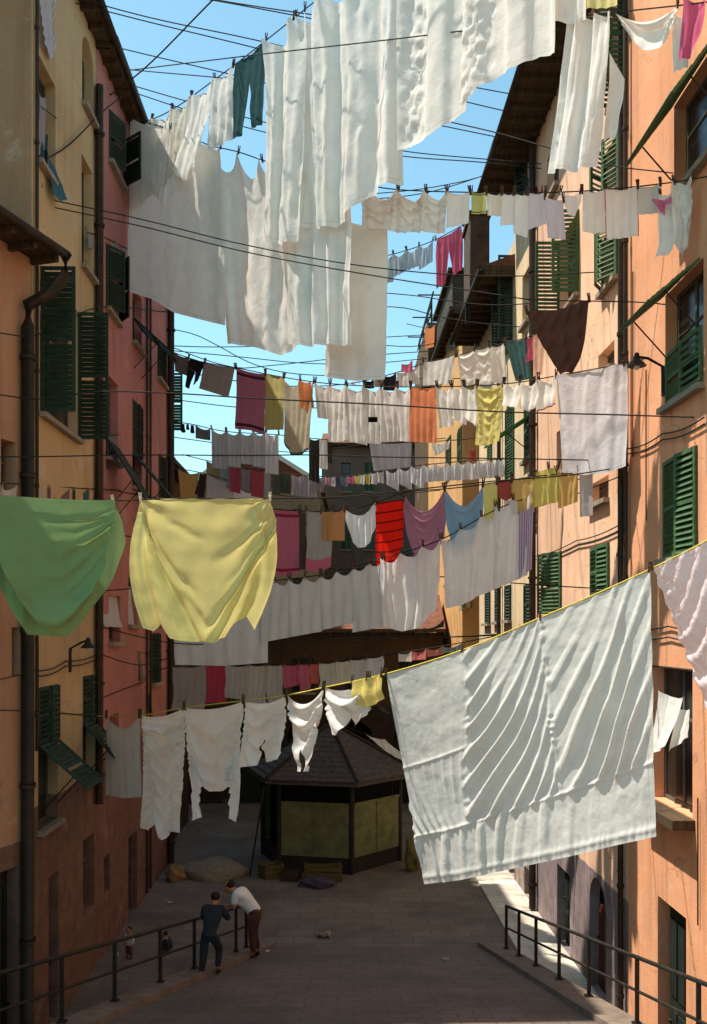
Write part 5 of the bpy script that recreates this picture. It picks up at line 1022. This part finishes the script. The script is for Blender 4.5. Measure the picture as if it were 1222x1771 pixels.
line('w9', [(703,560),(735,566),(752,562),(772,548)], 52, 39, 'string on the far rooftop terrace')
g('w9', 734, 752, [604,600], 'orange cloth on the far rooftop terrace', 'cloth', col='#d97a3c', pins=[0,1], pegs=False, bx=(735,750))
line('w10', [(776,526),(784,530),(800,534),(812,530)], 38, 32.5, 'string by the roof hut with pinkish cloths')
g('w10', 784, 797, [570,566], 'pinkish white cloth by the roof hut', 'cloth', col='#d8c2c8', pins=[0,1], pegs=False)
g('w10', 779, 795, [608,600], 'grey speckled cloth by the roof hut', 'cloth', col='#8f8478', mode='dots', c2='#5e5550', pins=[0,1], pegs=False, dy=(44,40), back=.2)
# ------------------------------------------------------------------ people
def skin_obj(name, chains, mat, parent, sub=1):
    """chains: lists of (point, radius); points met twice are joined, so the figure is one surface"""
    vs, rr, ed, key = [], [], [], {}
    for ch in chains:
        prev = None
        for p, r in ch:
            k = tuple(round(x, 4) for x in p)
            if k not in key: key[k] = len(vs); vs.append(p); rr.append(r)
            i = key[k]
            if prev is not None and prev != i: ed.append((prev, i))
            prev = i
    me = bpy.data.meshes.new(name); me.from_pydata(vs, ed, []); o = bpy.data.objects.new(name, me); link(o, parent); me.materials.append(mat)
    md = o.modifiers.new('Skin', 'SKIN'); md.use_smooth_shade = True
    sv = me.skin_vertices[0].data if me.skin_vertices else None
    if sv is None:
        bm = bmesh.new(); bm.from_mesh(me); bm.verts.layers.skin.verify(); bm.to_mesh(me); bm.free(); sv = me.skin_vertices[0].data
    for i, r in enumerate(rr):
        sv[i].radius = (r, r) if not hasattr(r, '__len__') else r; sv[i].use_root = i == 0
    s = o.modifiers.new('Smooth', 'SUBSURF'); s.levels = sub; s.render_levels = sub
    return o
skinm = simple('#a5714f', .6, .12, 8, name='skin'); hairm = simple('#1f1813', .8, .3, 14, name='hair')
def person(label, loc, yaw, J, k, top, bottom, shoe, sleeves=True, hair=True, hands=True, jacket=0.0):
    root = empty('person', loc, label, 'person'); root.rotation_euler = (0, 0, yaw)
    V = lambda n: tuple(J[n])
    lerp = lambda a, b, t: tuple(np.array(J[a])*(1-t)+np.array(J[b])*t)
    arms, legs, fing = [], [], []
    for s in 'LR':
        arms.append([(V('chest'), .115*k), (V('sh'+s), .062*k), (V('el'+s), .045*k), (V('wr'+s), .03*k), (V('pa'+s), .034*k)])
        legs.append([(V('pel'), .125*k), (V('hip'+s), .09*k), (V('kn'+s), .062*k), (V('an'+s), .042*k)])
        w, p = np.array(J['wr'+s]), np.array(J['pa'+s]); d = p-w; d /= np.linalg.norm(d); side = np.cross(d, [0, 0, 1.]); side /= np.linalg.norm(side)+1e-6; dn = np.cross(side, d)
        if hands:
            for i, (o_, l) in enumerate(((-.03, .07), (-.01, .085), (.01, .08), (.03, .062))):
                a = p+side*o_*k+d*.02*k; b = a+d*l*.5*k; c = b+(d*.35-dn*.55)*l*.6*k; fing.append([(V('pa'+s), .034*k), (tuple(a), .010*k), (tuple(b), .009*k), (tuple(c), .008*k)])
            a = p+side*.045*k-d*.02*k; fing.append([(V('pa'+s), .034*k), (tuple(a), .012*k), (tuple(a+(d*.05+side*.015-dn*.02)*k), .009*k)])
    h = np.array(J['head']); f = np.array(J.get('face', (0, 1, 0)), float); up = np.array([0, 0, 1.])
    spine = [(V('pel'), .125*k), (V('waist'), .115*k), (V('chest'), .115*k), (V('neck'), .066*k), (tuple(h-up*.055*k), (.092*k, .1*k)), (V('head'), (.112*k, .125*k)), (tuple(h+up*.075*k), (.112*k, .122*k)), (tuple(h+up*.125*k), (.07*k, .08*k))]
    skin_obj('body', [spine]+arms+legs+fing+[[(V('head'), (.112*k, .125*k)), (tuple(h+f*.115*k-up*.01*k), .022*k)]], skinm, root)
    g_ = 1.14
    torso = [(lerp('pel', 'waist', -.25), .17*k), (V('pel'), .165*k), (V('waist'), .165*k), (V('chest'), .175*k), (lerp('chest', 'neck', .6), .1*k)]
    if jacket: torso = [(lerp('pel', 'waist', -jacket), .175*k)]+torso
    sl = []
    for s in 'LR':
        q = [(V('chest'), .175*k), (V('sh'+s), .105*k), (V('el'+s), .075*k)]
        if sleeves: q.append((lerp('el'+s, 'wr'+s, .9), .055*k))
        else: q[-1] = (lerp('sh'+s, 'el'+s, .75), .082*k)
        sl.append(q)
    skin_obj('jacket' if jacket else 'shirt', [torso]+sl, top, root)
    skin_obj('trousers', [[(lerp('pel', 'waist', .35), .15*k), (V('pel'), .16*k)]]+[[(V('pel'), .16*k), (V('hip'+s), .118*k), (V('kn'+s), .088*k), (lerp('kn'+s, 'an'+s, .92), .065*k)] for s in 'LR'], bottom, root)
    for s in 'LR':
        a = np.array(J['an'+s]); t = np.array(J.get('toe'+s, a+f*.17*k-up*.045*k)); skin_obj('shoe', [[(tuple(a-up*.035*k-f*.03*k), .045*k), (tuple((a+t)/2-up*.025*k), .043*k), (tuple(t), .034*k)]], shoe, root)
    if hair:
        skin_obj('hair', [[(tuple(h-f*.045*k-up*.05*k), .08*k), (tuple(h-f*.03*k+up*.03*k), .115*k), (tuple(h-f*.01*k+up*.085*k), .12*k), (tuple(h+f*.035*k+up*.13*k), .085*k)]], hairm, root)
    for s in (-1, 1):
        sd = np.cross(f, up)*s; m = MB(); c = h+sd*.1*k; m.blob(tuple(c), (.015*k, .02*k, .03*k), 1, 1, 0)
        me = m.build('ear', skinm, None, smooth=True); me.parent = root
        c = h+f*.1*k+sd*.036*k+up*.012*k; m = MB(); m.blob(tuple(c), (.012*k, .01*k, .009*k), 1, 1, 0); me = m.build('eye', hairm, None, smooth=True); me.parent = root
    c = h+f*.098*k-up*.055*k; m = MB(); m.blob(tuple(c), (.025*k, .01*k, .007*k), 1, 1, 0); me = m.build('mouth', simple('#7a4438', .6, .1, 8, name='lips'), None, smooth=True); me.parent = root
    return root
# dark-suited man leaning on the rail, seen from behind: local +Y is where he faces
y1 = 16.85; x1 = lx(y1)+.27
J = dict(pel=(0, -.12, .9), waist=(0, -.03, 1.08), chest=(0, .1, 1.27), neck=(.0, .2, 1.43), head=(0, .27, 1.53), face=(0, .95, -.2),
 shL=(-.19, .12, 1.35), elL=(-.25, .2, 1.1), wrL=(-.17, .42, 1.08), paL=(-.12, .5, 1.08), shR=(.19, .14, 1.35), elR=(.27, .3, 1.12), wrR=(.16, .5, 1.08), paR=(.09, .55, 1.08),
 hipL=(-.1, -.14, .85), knL=(-.11, -.16, .47), anL=(-.12, -.27, .09), hipR=(.1, -.12, .85), knR=(.13, .14, .5), anR=(.12, .05, .1))
navy = simple('#232a2e', .9, .25, 9, name='dark_suit'); brown = simple('#4a2f22', .9, .25, 9, name='brown_trousers'); shoe = simple('#1c1613', .6, .3, 9, name='shoe_leather'); white = fabric('#e6e2d6', trans=.05)
person('man in a dark suit leaning on the iron railing', (x1, y1, rz(y1)+.005), R(-12), J, 1.0, navy, navy, shoe, jacket=.5).scale = (.86,)*3
y2 = 18.95; x2 = -2.1
J = dict(pel=(0, -.08, .93), waist=(0, .04, 1.09), chest=(0, .22, 1.24), neck=(0, .36, 1.33), head=(0, .46, 1.4), face=(0, .85, -.5),
 shL=(-.19, .26, 1.29), elL=(-.22, .3, 1.02), wrL=(-.15, .5, .98), paL=(-.1, .58, .98), shR=(.19, .26, 1.29), elR=(.22, .3, 1.02), wrR=(.13, .5, .98), paR=(.08, .58, .98),
 hipL=(-.1, -.1, .88), knL=(-.11, -.06, .48), anL=(-.12, -.1, .09), hipR=(.1, -.1, .88), knR=(.12, -.02, .48), anR=(.14, -.12, .09))
person('man in a white shirt and brown trousers bending over the railing', (x2, y2, rz(y2)+.005), R(78), J, 1.0, white, brown, shoe, sleeves=False)
# toddlers by the red wall
kJ = dict(pel=(0, 0, .3), waist=(0, 0, .37), chest=(0, .01, .44), neck=(0, .01, .52), head=(0, .02, .6), face=(0, 1, 0), shL=(-.085, 0, .48), elL=(-.12, .02, .39), wrL=(-.11, .06, .31), paL=(-.11, .08, .28), shR=(.085, 0, .48), elR=(.12, .02, .39), wrR=(.11, .06, .31), paR=(.11, .08, .28),
 hipL=(-.045, 0, .28), knL=(-.05, .01, .16), anL=(-.05, 0, .04), hipR=(.045, 0, .28), knR=(.05, .01, .16), anR=(.055, 0, .04), toeL=(-.05, .06, .025), toeR=(.055, .06, .025))
person('toddler in a pale top standing by the red house wall', (-4.78, 19.75, .005), R(150), kJ, .5, fabric('#c9b8a8', trans=.05), simple('#6a3a30', .9, .2, 9, name='red_shorts'), shoe, hands=False)
cJ = dict(pel=(0, -.06, .1), waist=(0, -.05, .17), chest=(0, 0, .24), neck=(0, .03, .31), head=(0, .05, .385), face=(0, 1, 0), shL=(-.085, 0, .27), elL=(-.12, .07, .2), wrL=(-.07, .14, .17), paL=(-.05, .17, .16), shR=(.085, 0, .27), elR=(.12, .07, .2), wrR=(.07, .14, .17), paR=(.05, .17, .16),
 hipL=(-.05, -.05, .1), knL=(-.08, .1, .19), anL=(-.06, .03, .045), hipR=(.05, -.05, .1), knR=(.08, .1, .19), anR=(.06, .03, .045), toeL=(-.07, .09, .025), toeR=(.07, .09, .025))
person('small child in dark clothes squatting behind the railing', (-4.05, 20.1, .005), R(70), cJ, .5, navy, navy, shoe, hands=False)
# ------------------------------------------------------------------ street lamps on the walls
def wall_lamp(fac, px, py, label, reach=.85):
    b = fac.p(fac.s_px(px), fac.z(px, py), 0); e = empty('wall_lamp', b, label, 'wall lamp', 'bracket lamps on the house walls'); n = fac.N()
    m = MB(); m.tube([b-Z*.3+n*.02, b+Z*.1+n*.03, b+Z*.22+n*.25, b+Z*.24+n*reach], .022, 7); m.obox(b-Z*.35-fac.T()*.05, fac.T()*.1, Z*.45, n*.03); m.build('bracket', M['iron'], e)
    c = b+Z*.2+n*reach; m = MB(); m.tube([c+Z*.1, c, c-Z*.1], [.03, .06, .15], 10); m.build('lamp_shade', M['iron'], e)
    m = MB(); m.blob(tuple(c-Z*.11), (.05, .05, .06), 1, 1, 0); m.build('bulb', simple('#d8d2c0', .3, .05, 3, name='bulb_glass'), e)
wall_lamp(fR1, 1148, 645, 'small bracket lamp on orange wall under the propped shutter', .42)
wall_lamp(fL2, 120, 1130, 'small bracket lamp on the ochre wall above the lower shutters', .35)
# ------------------------------------------------------------------ light and camera
SUN = Vector((-.47, .12, 1.)).normalized()
el = math.asin(SUN.z); az = math.atan2(SUN.x, SUN.y)
sl = bpy.data.lights.new('sun', 'SUN'); sl.energy = 3.8; sl.angle = R(.5); sl.color = (1, .93, .83)
so = bpy.data.objects.new('sun', sl); so.rotation_euler = (-SUN).to_track_quat('-Z', 'Y').to_euler(); so.location = (-20, 10, 40); COL.objects.link(so)
w = bpy.data.worlds.new('World'); scene.world = w; w.use_nodes = True; nt = w.node_tree; nt.nodes.clear()
sky = nt.nodes.new('ShaderNodeTexSky'); sky.sky_type = 'NISHITA'; sky.sun_disc = False; sky.sun_elevation = el; sky.sun_rotation = az; sky.air_density = 1.0; sky.dust_density = .6; sky.ozone_density = .3
bg = nt.nodes.new('ShaderNodeBackground'); bg.inputs[1].default_value = .15; wo = nt.nodes.new('ShaderNodeOutputWorld')
tint = nt.nodes.new('ShaderNodeMix'); tint.data_type = 'RGBA'; tint.blend_type = 'MULTIPLY'; tint.inputs[0].default_value = 1; tint.inputs[7].default_value = (.66, .87, .745, 1)
nt.links.new(sky.outputs[0], tint.inputs[6]); nt.links.new(tint.outputs[2], bg.inputs[0]); nt.links.new(bg.outputs[0], wo.inputs[0])
cam = bpy.data.cameras.new('camera'); cam.sensor_fit = 'HORIZONTAL'; cam.sensor_width = 36; cam.lens = F/1222*36; cam.shift_y = 204.5/1222; cam.clip_end = 4000; cam.clip_start = .1
co = bpy.data.objects.new('camera', cam); co.location = (0, 0, CAMZ); co.rotation_euler = (R(90), 0, 0); COL.objects.link(co); scene.camera = co
vs_ = scene.view_settings; vs_.view_transform = 'Standard'; vs_.look = 'None'; vs_.gamma = 1; vs_.exposure = 1.05
